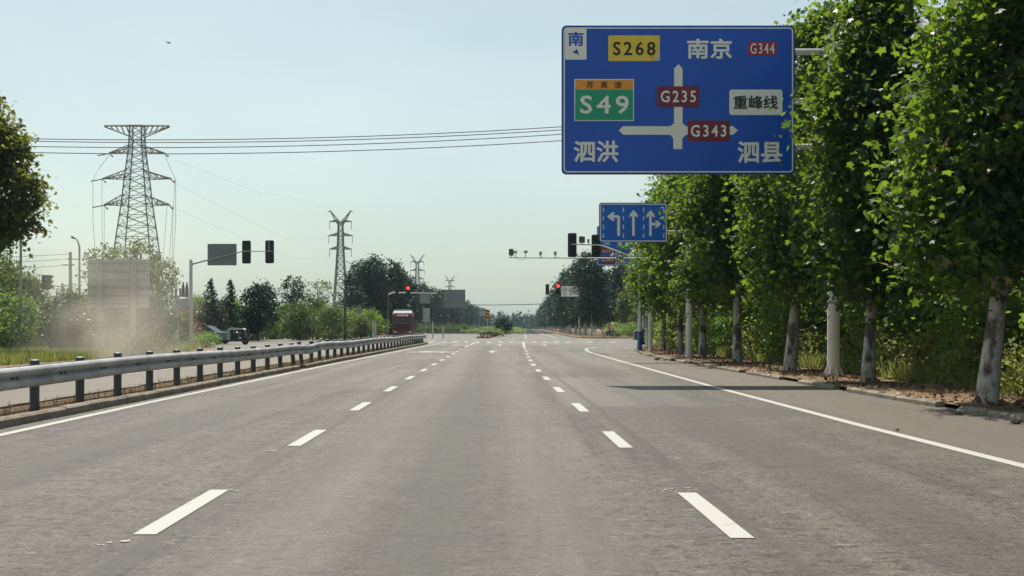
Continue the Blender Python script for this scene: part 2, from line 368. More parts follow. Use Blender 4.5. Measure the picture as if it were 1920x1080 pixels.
M_ink = paint('sign_ink', (0.018, 0.018, 0.022), 0.5, 0, 0.1)
M_back = paint('sign_back', (0.24, 0.26, 0.27), 0.5, 0.25, 0.12, 1.0)
M_steelt = paint('tower_steel', (0.22, 0.24, 0.23), 0.6, 0.1, 0.15, 0.5)
M_wire = paint('wire', (0.07, 0.08, 0.085), 0.6)
M_glass = paint('dark_glass', (0.02, 0.03, 0.035), 0.22, 0, 0.1, 1.0, 0.12)
M_rubber = paint('rubber', (0.02, 0.02, 0.02), 0.8)
M_lamp = paint('red_lamp', (0.6, 0.01, 0.01), 0.4, 0, 0.02, 3, 0.5, ((1.0, 0.03, 0.03), 3.2))

# ------------------------------------------------------------------ haze and dust
def volmat(name, color, dens, aniso=0.0, noise_cloud=None):
    m = bpy.data.materials.new(name); m.use_nodes = True; N, L = m.node_tree.nodes, m.node_tree.links
    for n in list(N): N.remove(n)
    o = N.new('ShaderNodeOutputMaterial'); v = N.new('ShaderNodeVolumePrincipled')
    v.inputs['Color'].default_value = (*color, 1); v.inputs['Density'].default_value = dens; v.inputs['Anisotropy'].default_value = aniso
    L.new(v.outputs[0], o.inputs['Volume'])
    return m, N, L, v
hz = MB().box((0, 1750, 29), (3700, 3900, 62))
M_haze, *_ = volmat('haze_air', (0.64, 0.87, 1.0), 0.00014, 0.0)
tag(hz.build('haze', M_haze, smooth=False), 'pale blue summer haze hanging over the road and fields', 'haze', kind='stuff')

# ------------------------------------------------------------------ setting: ground, road, kerbs
def sheet(pts, z, mb=None):
    mb = mb or MB(); return mb.add([(x, y, z) for x, y in pts], [tuple(range(len(pts)))])
struct('ground', sheet([(-1800, -150), (1800, -150), (1800, 3600), (-1800, 3600)], -0.03), M_grass)
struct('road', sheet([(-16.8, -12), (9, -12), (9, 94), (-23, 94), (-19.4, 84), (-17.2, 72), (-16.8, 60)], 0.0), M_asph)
struct('junction', sheet([(-320, 94), (320, 94), (320, 152), (-320, 152)], 0.0), M_asph2)
def FX(x, d): return x + 0.0108 * (d - 152)            # the far road bends slightly right
struct('far_road', sheet([(-19, 152), (8.6, 152), (FX(8.6, 262), 262), (FX(-19, 262), 262)], 0.0), M_asph2)
struct('distant_road', sheet([(FX(-19, 262), 262), (FX(7.6, 262), 262), (FX(6.6, 1250), 1250), (FX(-19, 1250), 1250)], 0.0), M_asph3)

def lerp_path(pts, step=0.9):
    out = []
    for i in range(len(pts) - 1):
        a, b = Vector(pts[i]), Vector(pts[i + 1]); n = max(1, int((b - a).length / step))
        out += [a.lerp(b, k / n) for k in range(n)]
    return out + [Vector(pts[-1])]
def offset_path(path, w):
    res = []
    for i, p in enumerate(path):
        t = (path[min(i + 1, len(path) - 1)] - path[max(0, i - 1)]).normalized()
        res.append(p + Vector((-t.y, t.x)) * w)
    return res
def ribbon(pts, w, z, step=0.9):
    path = lerp_path([Vector(p) for p in pts], step); A = offset_path(path, w / 2); B = offset_path(path, -w / 2)
    vs = [(p.x, p.y, z) for p in A] + [(p.x, p.y, z) for p in B]; n = len(A)
    return MB().add(vs, [(i, i + 1, n + i + 1, n + i) for i in range(n - 1)])
def kerb(pts, w, z0, z1, seed, gaps=(), side=1):
    """A row of kerb stones along a line, each about a metre long, some missing."""
    rnd = random.Random(seed); mb = MB(); path = lerp_path([Vector(p) for p in pts], 0.98); off = offset_path(path, w * side)
    for i in range(len(path) - 1):
        if any(a <= path[i].y <= b for a, b in gaps): continue
        a, b, c, d = path[i], path[i + 1], off[i + 1], off[i]
        t = (b - a).normalized() * 0.005; dz = rnd.uniform(-0.008, 0.008); dx = rnd.uniform(-0.012, 0.012)
        a2, b2 = a + t + Vector((dx, 0)), b - t + Vector((dx, 0)); c2, d2 = c - t, d + t; ch = 0.03
        ai, bi = a2 + (d2 - a2) * 0.25, b2 + (c2 - b2) * 0.25
        vs = [(a2.x, a2.y, z0), (b2.x, b2.y, z0), (c2.x, c2.y, z0), (d2.x, d2.y, z0),
              (a2.x, a2.y, z1 - ch + dz), (b2.x, b2.y, z1 - ch + dz), (ai.x, ai.y, z1 + dz), (bi.x, bi.y, z1 + dz), (c2.x, c2.y, z1 + dz), (d2.x, d2.y, z1 + dz)]
        mb.add(vs, [(0, 1, 5, 4), (4, 5, 7, 6), (6, 7, 8, 9), (1, 2, 8, 7, 5), (3, 0, 4, 6, 9), (2, 3, 9, 8), (3, 2, 1, 0)])
    return mb
RK = [(7.35, -6), (7.18, 16), (6.98, 20), (6.78, 26), (6.66, 32), (6.52, 38), (6.25, 50), (6.3, 62), (6.9, 72), (8.2, 80), (10.5, 85.5), (14, 88.5), (22, 90), (60, 90.5)]
# raised verge under the trees: top surface gently uneven
vp = lerp_path([Vector(p) for p in RK], 1.0)
def verge_mesh(path, toward, z, seed, w=46, inset=0.14):
    rng = np.random.RandomState(seed); vs, fs = [], []; off = offset_path(path, inset * toward); cols = [0, 0.15, 0.5, 1.0, 1.6, 2.4, 4, 8, w]
    for i, p in enumerate(off):
        for j, c in enumerate(cols):
            x = p.x + c if True else 0
            zz = z + (0 if j == 0 else 0.02 + rng.uniform(-0.025, 0.045) * (1 if j < 7 else 0.3))
            vs.append((x, p.y, zz))
    m = len(cols)
    for i in range(len(off) - 1):
        for j in range(m - 1): fs.append((i * m + j, i * m + j + 1, (i + 1) * m + j + 1, (i + 1) * m + j))
    return MB().add(vs, fs)
struct('verge', verge_mesh([p for p in vp if p.y < 90.2], -1, 0.07, 3), M_dirt, True)
struct('kerb', kerb(RK, 0.16, -0.02, 0.092, 5, gaps=((19.3, 20.1), (25.6, 26.6), (29.3, 31.6), (36, 36.9), (44, 45)), side=-1), M_kerb)
mk = [(-6.62, -6), (-6.60, 40), (-6.62, 100), (-6.75, 102.6), (-7.15, 103.4)]
mkl = [(-7.15, 103.4), (-7.6, 102.6), (-7.75, 100), (-7.72, -6)]
mt = sheet([(-6.74, -6), (-6.74, 101.5), (-7.15, 103.1), (-7.6, 101.5), (-7.6, -6)][::1], 0.10)
struct('median', mt, M_soil)
struct('median_kerb', kerb(mk, 0.13, -0.02, 0.135, 8, gaps=((39.8, 40.6),), side=1), M_kerb)
struct('median_kerb_outer', kerb(mkl, 0.13, -0.02, 0.13, 9, side=1), M_kerb)
# far median beyond the junction
FM = [(FX(-2.9, 156), 157), (FX(-2.75, 170), 170), (FX(-2.75, 300), 300), (FX(-2.75, 700), 700)]
FML = [(FX(-4.9, 700), 700), (FX(-4.9, 170), 170), (FX(-4.4, 158), 157)]
struct('far_median', MB().prism([*FM, *FML], -0.02, 0.14, 'z'), M_soil)
FV = [(24, 154.5), (13, 155.5), (9.6, 158.5), (8.2, 165), (FX(8.0, 190), 190), (FX(7.4, 1250), 1250), (60, 1250), (60, 154.5)]
struct('far_verge', MB().prism(FV, -0.02, 0.11, 'z'), M_dirt)
# roadside dirt on the left and the dusty junction corner
struct('left_verge', sheet([(-17.7, -12), (-16.8, -12), (-16.8, 60), (-17.2, 72), (-19.4, 84), (-23, 94), (-26, 94), (-20.3, 84), (-18.1, 72), (-17.7, 60)], -0.012), M_dirt)
struct('far_left_verge', sheet([(-30, 152.5), (FX(-19, 153), 152.5), (FX(-19, 900), 900), (FX(-22, 900), 900)], -0.012), M_dirt)

# road markings
ZL = 0.005
lines = MB()
def addm(m): lines.add(m.v, m.f)
def XL(y):   # left lane line
    return float(np.interp(y, [8, 20, 27, 33, 45, 60, 87, 110], [-2.32, -2.49, -2.58, -2.65, -2.76, -2.88, -3.13, -3.2]))
def XR(y):
    return float(np.interp(y, [8, 10, 13.9, 21, 26.6, 32.4, 37.9, 44.3, 60, 83, 110], [1.43, 1.386, 1.24, 1.11, 0.985, 0.89, 0.81, 0.74, 0.73, 0.83, 0.95]))
def dash(fx, a, b, w=0.15, z=ZL):
    ys = [a, (a + b) / 2, b]
    addm(MB().add([(fx(y) - w / 2, y, z) for y in ys] + [(fx(y) + w / 2, y, z) for y in ys], [(0, 1, 4, 3), (1, 2, 5, 4)]))
y = 8.08
while y < 80: dash(XL, y, y + 2.22); y += 6.03
y = 7.94
while y < 80: dash(XR, y, y + 2.18); y += 5.97
for fx in (XL, XR): dash(fx, 84.5, 109, 0.16)
for a, b in ((84.5, 92), (92, 100), (100, 109)): pass
addm(ribbon([(-6.2, -4), (-6.22, 15.5), (-6.32, 22), (-6.33, 33), (-6.38, 45), (-6.28, 66), (-6.1, 88), (-5.9, 104)], 0.15, ZL))
cr = [(4.95, -4), (4.83, 12), (4.65, 17.2), (4.44, 28.3), (4.3, 41.4), (4.15, 56), (4.1, 66), (4.25, 74), (4.75, 80), (5.6, 84.5), (6.9, 87.6), (8.6, 89.6), (11, 90.8)]
addm(ribbon(cr, 0.16, ZL, 0.6))
addm(ribbon([(-10.85, 4), (-10.85, 104)], 0.15, ZL, 3))
addm(ribbon([(-16.1, 10), (-16.1, 70)], 0.15, ZL, 3))
# zebra bars: 0.42 m wide, 1 m apart
for k in range(-14, 9):
    if k in (5, 7): continue
    xc = 0.95 + k * 1.0
    if xc < -16: continue
    if k == 0: xc = 1.05
    w = 0.42 if k > -9 else 0.35
    addm(sheet([(xc - w / 2, 110.5), (xc + w / 2, 110.5), (xc + w / 2, 116), (xc - w / 2, 116)], ZL))
def turnarrow(x, y, kind):
    """Arrow painted on the road, drawn out along the road: shaft 0.15 wide, 6 m long."""
    def poly(pts): addm(sheet([(x + a, y + b) for a, b in pts], ZL))
    if kind == 'left':
        poly([(0.25, 0), (0.42, 0), (0.42, 3.4), (0.25, 3.4)])
        poly([(-0.45, 2.7), (0.25, 2.7), (0.25, 3.4), (-0.45, 3.4)]); poly([(-0.45, 1.7), (-0.45, 4.5), (-1.15, 3.1)])
    else:
        poly([(-0.08, 0), (0.08, 0), (0.08, 3.6), (-0.08, 3.6)]); poly([(-0.36, 3.6), (0.36, 3.6), (0, 6)])
        if kind == 'right': poly([(0.08, 1.6), (0.5, 2.2), (0.5, 2.9), (0.08, 2.3)]); poly([(0.5, 1.5), (0.95, 2.7), (0.5, 3.7)])
for (px, d, k) in ((816, 66, 'left'), (921, 66, 'ahead'), (868, 92, 'left'), (936, 92, 'ahead'), (1023, 92, 'ahead')): turnarrow(WX(px, d), d, k)
addm(sheet([(-5.6, 67), (-2.9, 67), (-2.9, 68.4), (-5.6, 68.4)], ZL + 0.004))
struct('road_markings', lines, M_line)
lines = MB()
addm(ribbon([(FX(-2.35, 152), 148), (FX(-2.35, 300), 300), (FX(-2.35, 900), 900)], 0.17, ZL, 20))
addm(ribbon([(5.35, 158), (FX(5.3, 262), 262), (FX(5.3, 900), 900)], 0.17, ZL, 20))
addm(ribbon([(1.75, 158), (FX(1.45, 210), 210)], 0.15, ZL, 10))
for k in range(40): yy = 215 + 12 * k; addm(ribbon([(FX(1.45, yy), yy), (FX(1.45, yy + 5), yy + 5)], 0.15, ZL, 5))
addm(ribbon([(-12, 155), (-15, 220)], 0.15, ZL, 10)); addm(ribbon([(-5, 152), (-2.35, 148)], 0.3, ZL + 0.004, 10))
addm(ribbon([(-2.35, 149.5), (5.3, 149.5)], 0.3, ZL, 10))
addm(ribbon([(6.2, 112), (9.5, 110.5)], 0.4, ZL, 10))
struct('far_road_markings', lines, M_line2)
# paint spatters beside the near dashes and crumbs of gravel
rng = random.Random(2); sp = MB()
for (cx, cy, n, s) in ((-2.47, 7.75, 5, 0.05), (-2.5, 13.5, 6, 0.045), (1.36, 10.35, 9, 0.03), (1.2, 10.2, 5, 0.025), (1.6, 12.9, 2, 0.05), (-2.2, 10.3, 2, 0.04)):
    for k in range(n):
        x0, y0, r = cx + rng.uniform(-.13, .13), cy + rng.uniform(-.12, .12), s * rng.uniform(.25, .7)
        sp.add([(x0 + r * math.cos(a) * rng.uniform(.7, 1.2), y0 + r * math.sin(a), 0.006) for a in [i * math.pi / 3 for i in range(6)]], [(0, 1, 2, 3, 4, 5)])
struct('paint_spatters', sp, M_line)

# ------------------------------------------------------------------ foliage tools
def np_mesh(name, V, polys_per, sizes, mat, parent):
    """V: (n,k,3) vertices of n leaves; polys_per: index lists in one leaf."""
    n, k, _ = V.shape
    me = bpy.data.meshes.new(name)
    me.vertices.add(n * k); me.vertices.foreach_set('co', V.reshape(-1).astype(np.float32))
    flat = np.array([i for p in polys_per for i in p]); L = len(flat)
    loops = (flat[None, :] + (np.arange(n) * k)[:, None]).reshape(-1)
    ls = []; c = 0
    for p in polys_per: ls.append(c); c += len(p)
    starts = (np.array(ls)[None, :] + (np.arange(n) * L)[:, None]).reshape(-1)
    me.loops.add(len(loops)); me.loops.foreach_set('vertex_index', loops.astype(np.int32))
    me.polygons.add(len(starts)); me.polygons.foreach_set('loop_start', starts.astype(np.int32))
    me.update(calc_edges=True); me.validate()
    me.materials.append(mat)
    return link(bpy.data.objects.new(name, me), parent)
LOBED = np.array([(0, 0, 0), (0.38, 0.02, -.02), (0.30, 0.30, .03), (0.62, 0.52, -.08), (0.26, 0.60, .02), (0, 1.0, -.10), (-0.26, 0.60, .02), (-0.62, 0.52, -.08), (-0.30, 0.30, .03), (-0.38, 0.02, -.02)])
LOBED_P = [(0, 1, 2, 3, 4, 5), (0, 5, 6, 7, 8, 9)]
OVAL = np.array([(0, 0, 0), (0.32, 0.35, .05), (0.22, 0.75, .02), (0, 1, -.06), (-0.22, 0.75, .02), (-0.32, 0.35, .05)])
OVAL_P = [(0, 1, 2, 3), (0, 3, 4, 5)]
QUADL = np.array([(0, 0, 0), (0.36, 0.5, .06), (0, 1, -.05), (-0.36, 0.5, .06)])
QUAD_P = [(0, 1, 2, 3)]
BLADE = np.array([(-.035, 0, 0), (.035, 0, 0), (.02, .6, .08), (0, 1, .2)]); BLADE_P = [(0, 1, 2, 3)]
def leaves(name, pos, size, rng, mat, parent, shape='oval', up=0.5, upright=False, droop=0.4):
    T, PP = {'lobed': (LOBED, LOBED_P), 'oval': (OVAL, OVAL_P), 'quad': (QUADL, QUAD_P), 'blade': (BLADE, BLADE_P)}[shape]
    n = len(pos)
    if upright:
        yax = rng.normal(0, 0.35, (n, 3)); yax[:, 2] = 1
    else:
        yax = rng.normal(0, 1, (n, 3)); yax[:, 2] -= droop
    yax /= np.linalg.norm(yax, axis=1)[:, None]
    nz = rng.normal(0, 1, (n, 3)); nz[:, 2] = np.abs(nz[:, 2]) + up
    xax = np.cross(yax, nz); xax /= np.linalg.norm(xax, axis=1)[:, None] + 1e-9
    zax = np.cross(xax, yax)
    s = size * rng.uniform(0.45, 1.35, n)
    V = pos[:, None, :] + s[:, None, None] * (T[None, :, 0:1] * xax[:, None, :] + T[None, :, 1:2] * yax[:, None, :] + T[None, :, 2:3] * zax[:, None, :])
    return np_mesh(name, V, PP, None, mat, parent)
def envelope(t, kind):
    if kind == 'plane': return (np.sin(np.pi * (0.16 + 0.80 * t)) ** 0.75) * (1.05 - 0.35 * t)
    if kind == 'column': return np.sin(np.pi * (0.10 + 0.84 * t)) ** 0.6
    if kind == 'round': return np.sqrt(np.clip(1 - (2 * t - 1) ** 2, 0, 1)) * (1.0 - 0.1 * t)
    if kind == 'vase': return np.clip(0.35 + 0.9 * t, 0, 1) * np.sqrt(np.clip(1 - (np.clip(t, 0.6, 1) - 0.6) ** 2 / 0.165, 0, 1))
    if kind == 'cone': return (1 - t) ** 0.85 * 0.97 + 0.03
def crown_points(rng, z0, z1, rad, kind, nclump, per, spread, shell=0.55):
    t = rng.uniform(0, 1, nclump); e = envelope(t, kind)
    keep = rng.uniform(0, 1, nclump) < np.clip(e + 0.15, 0, 1); t = t[keep]; e = e[keep]; m = len(t)
    a = rng.uniform(0, 2 * np.pi, m)
    lob = 1 + 0.20 * np.sin(3 * a + 5 * t) + 0.14 * np.sin(5 * a - 9 * t + 1)
    r = rad * e * lob * (shell + (1 - shell) * rng.uniform(0, 1, m) ** 0.5) * np.where(rng.uniform(0, 1, m) < 0.3, rng.uniform(0.2, 0.8, m), 1)
    C = np.stack([r * np.cos(a), r * np.sin(a), z0 + (z1 - z0) * t], 1)
    sc_ = spread * rng.uniform(0.6, 1.35, m)
    P = np.repeat(C, per, 0) + rng.normal(0, 1, (m * per, 3)) * np.repeat(sc_, per)[:, None] * np.array([1, 1, 0.85])
    return C, P
def trunk_mb(rng, h, r0, lean=(0, 0), C=None, nlimb=14, z0c=2.0, fork=None, wob=0.05):
    mb = MB(); k = 12; pts = []; rad = []
    ph = rng.uniform(0, 6)
    for i in range(k + 1):
        t = i / k; z = h * t - (0.12 if i == 0 else 0)
        pts.append((lean[0] * t + wob * math.sin(3.1 * t + ph) * t * 3, lean[1] * t + wob * math.cos(4 * t + ph) * t * 2, z))
        rad.append(r0 * ((1.35 - 3.2 * t) if t < 0.09 else (1.06 - 0.88 * t)))
    mb.tube(pts, rad, 12)
    if C is not None:
        idx = rng.choice(len(C), min(nlimb, len(C)), replace=False)
        for j in idx:
            c = C[j]; zz = max(z0c * 0.9, c[2] - rng.uniform(0.5, 1.4)); t = min(zz / h, 0.97); q = t * k; i0 = int(q); fr = q - i0
            a = Vector(pts[i0]).lerp(Vector(pts[min(i0 + 1, k)]), fr); b = Vector(c); mid = a.lerp(b, 0.5) + Vector((0, 0, 0.12))
            rr = max(0.012, r0 * (1 - 0.8 * t) * 0.33); mb.tube([a, mid, b], [rr, rr * 0.7, rr * 0.3], 5)
    return mb
def tree(name, label, cat, loc, seed, H, rad, z0, kind='plane', nclump=150, per=60, spread=0.28, leaf=0.16, shape='oval', mat=None, bark=None, r0=0.15, lean=(0, 0), group=None, up=0.5, nlimb=14, upright=False, shell=0.55):
    rng = np.random.RandomState(seed)
    root = thing(name, label, cat, loc, 0, group)
    C, P = crown_points(rng, z0, H, rad, kind, nclump, per, spread, shell)
    tz = np.clip((P[:, 2] - 0) / H, 0, 1)
    P[:, 0] += lean[0] * tz; P[:, 1] += lean[1] * tz; C[:, 0] += lean[0] * C[:, 2] / H; C[:, 1] += lean[1] * C[:, 2] / H
    P = P[P[:, 2] > 0.3]
    leaves('crown', P, leaf, rng, mat or M_plane, root, shape, up, upright)
    trunk_mb(rng, H * 0.93, r0, lean, C, nlimb, z0).build('trunk', bark or M_bark, root)
    return root
def place(src, loc, rz, s, label, cat=None, group=None):
    c = dup(src); c.location = loc; c.rotation_euler = (0, 0, rz)
    c.scale = s if hasattr(s, '__len__') else (s, s, s)
    c['label'] = label
    if 'group' in c.keys() and not group: del c['group']
    if group: c['group'] = group
    if cat: c['category'] = cat
    return c

# ------------------------------------------------------------------ the plane trees along the near kerb
G1 = 'plane trees along the right kerb'
t1 = tree('plane_tree', 'nearest plane tree, thick mottled leaning trunk at the right edge of the photo', 'tree', (7.62, 20.6, 0.08), 11, 9.3, 1.75, 2.15, 'plane', 350, 118, 0.29, 0.140, 'lobed', r0=0.150, lean=(1.1, 0.3), group=G1, nlimb=26)
t2 = tree('plane_tree', 'plane tree standing just right of the big blue sign\'s white column', 'tree', (7.86, 28.3, 0.08), 12, 9.0, 1.55, 2.1, 'plane', 330, 108, 0.30, 0.135, 'lobed', r0=0.135, lean=(0.45, 0.2), group=G1, nlimb=26)
t3 = tree('plane_tree', 'plane tree with a slanting trunk just left of the big blue sign\'s white column', 'tree', (7.85, 36.2, 0.08), 13, 10.3, 1.85, 2.2, 'plane', 280, 84, 0.30, 0.15, 'lobed', r0=0.16, lean=(1.0, 0.1), group=G1, nlimb=20)
names = ['plane tree with a pale leaning trunk, second left of the big sign\'s column',
         'slim dark plane tree, third trunk left of the big sign\'s column',
         'plane tree with a broad grey trunk just left of the slim white lamp column',
         'plane tree farthest along the near kerb, beside the three white poles']
t4 = tree('plane_tree', names[0], 'tree', (7.8, 44.3, 0.08), 14, 8.8, 2.1, 2.2, 'plane', 330, 84, 0.31, 0.155, 'lobed', r0=0.15, lean=(0.1, 0.1), group=G1, nlimb=20)
for i, (src, y, x, s, rz, lb) in enumerate(((t4, 52.4, 7.8, (.95, .95, 0.99), 1.6, 1), (t4, 60.2, 7.9, (.92, .92, 1.01), 3.3, 2), (t4, 67.6, 8.0, (.82, .82, 0.95), 4.6, 3))):
    place(src, (x, y, 0.08), rz, s, names[lb], group=G1)
t3l = None
# second and third rows behind, closing the view
far_src = tree('plane_tree', 'plane tree of the dense second row behind the kerbside planes', 'tree', (11.6, 24.5, 0.08), 21, 8.6, 2.2, 1.2, 'plane', 190, 46, 0.38, 0.26, 'oval', r0=0.12, lean=(0.2, 0), group='plane trees of the second row', nlimb=10)
rng = random.Random(5)
k = 0
for row, x0, s0 in ((0, 11.8, 1.0), (1, 15.5, 1.02), (2, 20.5, 1.05)):
    y = 16.0 + row * 2.3
    while y < 88:
        if not (row == 0 and abs(y - 24.5) < 1.5):
            place(far_src, (x0 + rng.uniform(-.7, .7), y, 0.08), rng.uniform(0, 6.28), s0 * rng.uniform(.86, 1.06), 'plane tree of the dense second row behind the kerbside planes', group='plane trees of the second row')
        y += (4.6, 5.0, 6.0)[row] * rng.uniform(.85, 1.15)
# shrubs under them
def shrub(name, label, loc, seed, h, rad, n, leaf, mat, group, shape='oval', nclump=40, cat='shrub'):
    rng = np.random.RandomState(seed); root = thing(name, label, cat, loc, 0, group)
    C, P = crown_points(rng, 0.15, h, rad, 'round', nclump, n, 0.16 * rad + 0.06, 0.5)
    P[:, 2] = np.abs(P[:, 2]) + 0.02
    leaves('foliage', P, leaf, rng, mat, root, shape, 0.5)
    mb = MB()
    for c in C[::4]: mb.tube([(c[0] * .1, c[1] * .1, -0.05), (c[0] * .5, c[1] * .5, c[2] * .55), tuple(c)], [0.02, 0.014, 0.006], 4)
    mb.build('stems', M_bark2, root); return root
GS = 'dark shrubs in the undergrowth behind the plane trees'; LS = 'dark leafy shrub in the undergrowth behind the kerbside plane trees'
s1 = shrub('shrub', LS, (9.9, 19, 0.08), 31, 2.6, 1.35, 44, 0.13, M_bush, GS, nclump=90)
s2 = shrub('shrub', LS, (10.6, 22.5, 0.08), 32, 3.3, 1.5, 44, 0.14, M_bush, GS, nclump=100)
for i in range(52):
    y = 13 + i * 1.2; x = rng.choice((10.0, 11.2, 12.8, 14.5)) + rng.uniform(-.4, .4)
    if y > 62: x = max(9.6, x)
    place(rng.choice((s1, s2)), (x, y, 0.05), rng.uniform(0, 6.28), rng.uniform(.7, 1.1), LS, group=GS)
GB = 'bright low bushes at the foot of the plane trees'; LB = 'bright green low bush growing at the foot of the undergrowth'
b1 = shrub('bush', 'bright low bush midway between the two nearest plane trunks', (9.15, 25.5, 0.08), 33, 1.0, 0.62, 26, 0.10, M_blade, GB, nclump=40, cat='bush')
BUSHES = ((9.3, 31, 1.0, 'bright low bush directly behind the big sign column'), (9.0, 22.4, .9, 'bright low bush left of the nearest leaning plane trunk'), (9.5, 34.5, 1.2, 'bright bush just left of the big sign column'), (9.3, 39.5, 1.1, 'bright bush between the first and second trunks left of the big sign column'),
    (9.0, 47, 1.25, 'bright bush just left of the second trunk from the big sign column'), (9.2, 57, 1.3, 'bright bush between the slim dark trunk and the lane sign column'), (8.9, 63, 1.3, 'bright bush just left of the lane sign column'), (8.8, 70, 1.5, 'bright bush farthest along, behind the plain white camera pole'),
    (9.6, 17.5, 1.0, 'bright bush right of the nearest leaning plane trunk at the photo edge'), (9.4, 28, 1.15, 'bright bush right of the trunk beside the big sign column'), (9.2, 42, 1.0, 'small bright bush beside the pale leaning trunk'), (9.6, 52, 1.1, 'bright bush behind the slim dark trunk'))
for (x, y, s, lb) in BUSHES:
    place(b1, (x, y, 0.06), rng.uniform(0, 6), s, lb, group=GB)
for (x, y, s) in ((8.9, 66, 1.0), (9.3, 61, 1.0), (9.6, 73, .9), (9.2, 55.5, .8), (9.5, 78, .9)): place(s1, (x, y, 0.05), rng.uniform(0, 6), s * .8, LS, group=GS)
# grass and weeds at the foot
rn = np.random.RandomState(4)
n = 26000; gx = 8.75 + np.abs(rn.normal(0, 0.9, n)); gy = rn.uniform(12, 80, n); keep = np.sin(gx * 3 + gy * 1.3) + np.sin(gy * 0.7) + rn.uniform(-1.4, 1.4, n) > -0.9
pp = np.stack([gx, gy, np.full(n, 0.07)], 1)[keep]
tag(leaves('grass', pp, 0.42, rn, M_blade, None, 'blade', 0.1, True), 'tall yellow green grass at the foot of the undergrowth', 'grass', kind='stuff')
n = 5200; lx = 6.75 + rn.beta(1.2, 1.6, n) * 2.6 ; ly = rn.uniform(13, 85, n)
lx = lx + np.interp(ly, [13, 20, 26, 38, 50, 62, 72, 80, 85], [.45, .2, .05, -.15, -.4, -.35, .25, 1.6, 4])
pp = np.stack([lx, ly, np.full(n, 0.115)], 1)
tag(leaves('leaf_litter', pp, 0.11, rn, M_dry, None, 'quad', 3.0, False, 0.0), 'brown fallen leaves strewn over the bare verge', 'leaf litter', kind='stuff')
# dry weeds in the median
n = 5200; wy = rn.uniform(12, 102, n); wx = -6.85 - rn.beta(1.1, 2.0, n) * 0.75; hgt = 0.5 + 0.5 * np.sin(wy * 1.7) * np.sin(wy * 0.61)
sel = rn.uniform(0, 1, n) < 0.25 + 0.75 * hgt
pp = np.stack([wx, wy, np.full(n, 0.09)], 1)[sel]
tag(leaves('dry_weeds', pp, 0.13, rn, M_dry, None, 'blade', 0.1, True), 'dry brown weeds and litter lining the guard rail strip', 'weeds', kind='stuff')
pp = pp[(pp[:, 1] > 26)][::3]
tag(leaves('green_weeds', pp, 0.16, rn, M_blade, None, 'blade', 0.1, True), 'short green weeds sprouting below the guard rail', 'weeds', kind='stuff')

# ------------------------------------------------------------------ guard rail
gr = thing('guard_rail', 'long steel guard rail on posts along the weedy central strip', 'guard rail', (-7.05, 17, 0.1))
def gz(d): return 0.0 + 0.02 * math.sin(d * 0.31) - 0.05 * math.exp(-((d - 43.5) / 2.0) ** 2)
def gxo(d): return 0.02 * math.sin(d * 0.5) + 0.10 * math.exp(-((d - 43) / 2.2) ** 2)
WP = [(0.0, 0.155), (0.03, 0.150), (0.075, 0.115), (0.085, 0.085), (0.075, 0.055), (0.012, 0.02), (0.0, 0.0), (0.012, -0.02), (0.075, -0.055), (0.085, -0.085), (0.075, -0.115), (0.03, -0.150), (0.0, -0.155)]
def wbeam(sgn):
    mb = MB(); ds = list(np.arange(9, 103.01, 0.5)); n = len(WP); vs = []
    for d in ds:
        for (a, b) in WP:
            end = 1.0 if d < 102.4 else 1.25
            vs.append((sgn * (0.075 + a) + gxo(d) + 0.0, d - 17, 0.51 + b * end + gz(d)))
        for (a, b) in WP[::-1]:
            vs.append((sgn * (0.071 + a) + gxo(d), d - 17, 0.51 + b * 0.985 + gz(d)))
    m = 2 * n; fs = []
    for i in range(len(ds) - 1):
        for k in range(m): fs.append((i * m + k, i * m + (k + 1) % m, (i + 1) * m + (k + 1) % m, (i + 1) * m + k))
    return mb.add(vs, fs)
near = wbeam(1); nf0 = len(near.f)
lap0 = wbeam(1); laps = []
m_ = 2 * len(WP)
for i in range(0, 188, 8):      # overlapped joints every four metres, one sheet lapped over the next
    vs_ = [Vector(v) for v in lap0.v[i * m_:(i + 1) * m_]]; b_ = len(near.v)
    for dy in (0.0, 0.32):
        for k_, v in enumerate(vs_): near.v.append((v.x + (.006 if k_ < m_ // 2 else 0), v.y + dy, 0.51 + (v.z - 0.51) * (1.012 if k_ < m_ // 2 else 1)))
    for k_ in range(m_): near.f.append((b_ + k_, b_ + (k_ + 1) % m_, b_ + m_ + (k_ + 1) % m_, b_ + m_ + k_))
    near.f.append(tuple(b_ + k_ for k_ in range(m_))); near.f.append(tuple(b_ + m_ + k_ for k_ in range(m_))[::-1])
nf0 = len(near.f); wbeam(-1).build('rail', M_galv, gr)
pm = MB().lathe([(0.07, -0.12), (0.07, 0.70), (0.074, 0.70), (0.074, 0.725), (0.05, 0.74)], n=14)
p0 = pm.build('post', M_postm, gr); p0.location = (0, 18.9 - 17, 0)
for k in range(-3, 42):
    if k == 0: continue
    d = 18.9 + 2.0 * k
    p = p0.copy(); link(p, gr); p.location = (gxo(d) * 0.3, d - 17, 0.02 * math.sin(d * 0.31) + random.Random(k).uniform(-.012, .012))
    if k == 11: p.rotation_euler = (0, -0.10, 0); p.location.x -= 0.03; p.location.y += .5; p.location.z -= .02
    if k == 12: p.rotation_euler = (0, -0.13, 0); p.location.x -= 0.03
bolts = near
for k in range(-3, 42):
    d = 19.9 + 2.0 * k
    for q in (-0.09, 0.09): bolts.span(0.145 + gxo(d) - .068, 0.166 + gxo(d) - .068, d - 17 + q - .04, d - 17 + q + .04, 0.49 + gz(d), 0.53 + gz(d))
rl = near.build('rail', M_galv, gr); rl.data.materials.append(M_postm)
for p in rl.data.polygons:
    if p.index >= nf0: p.material_index = 1

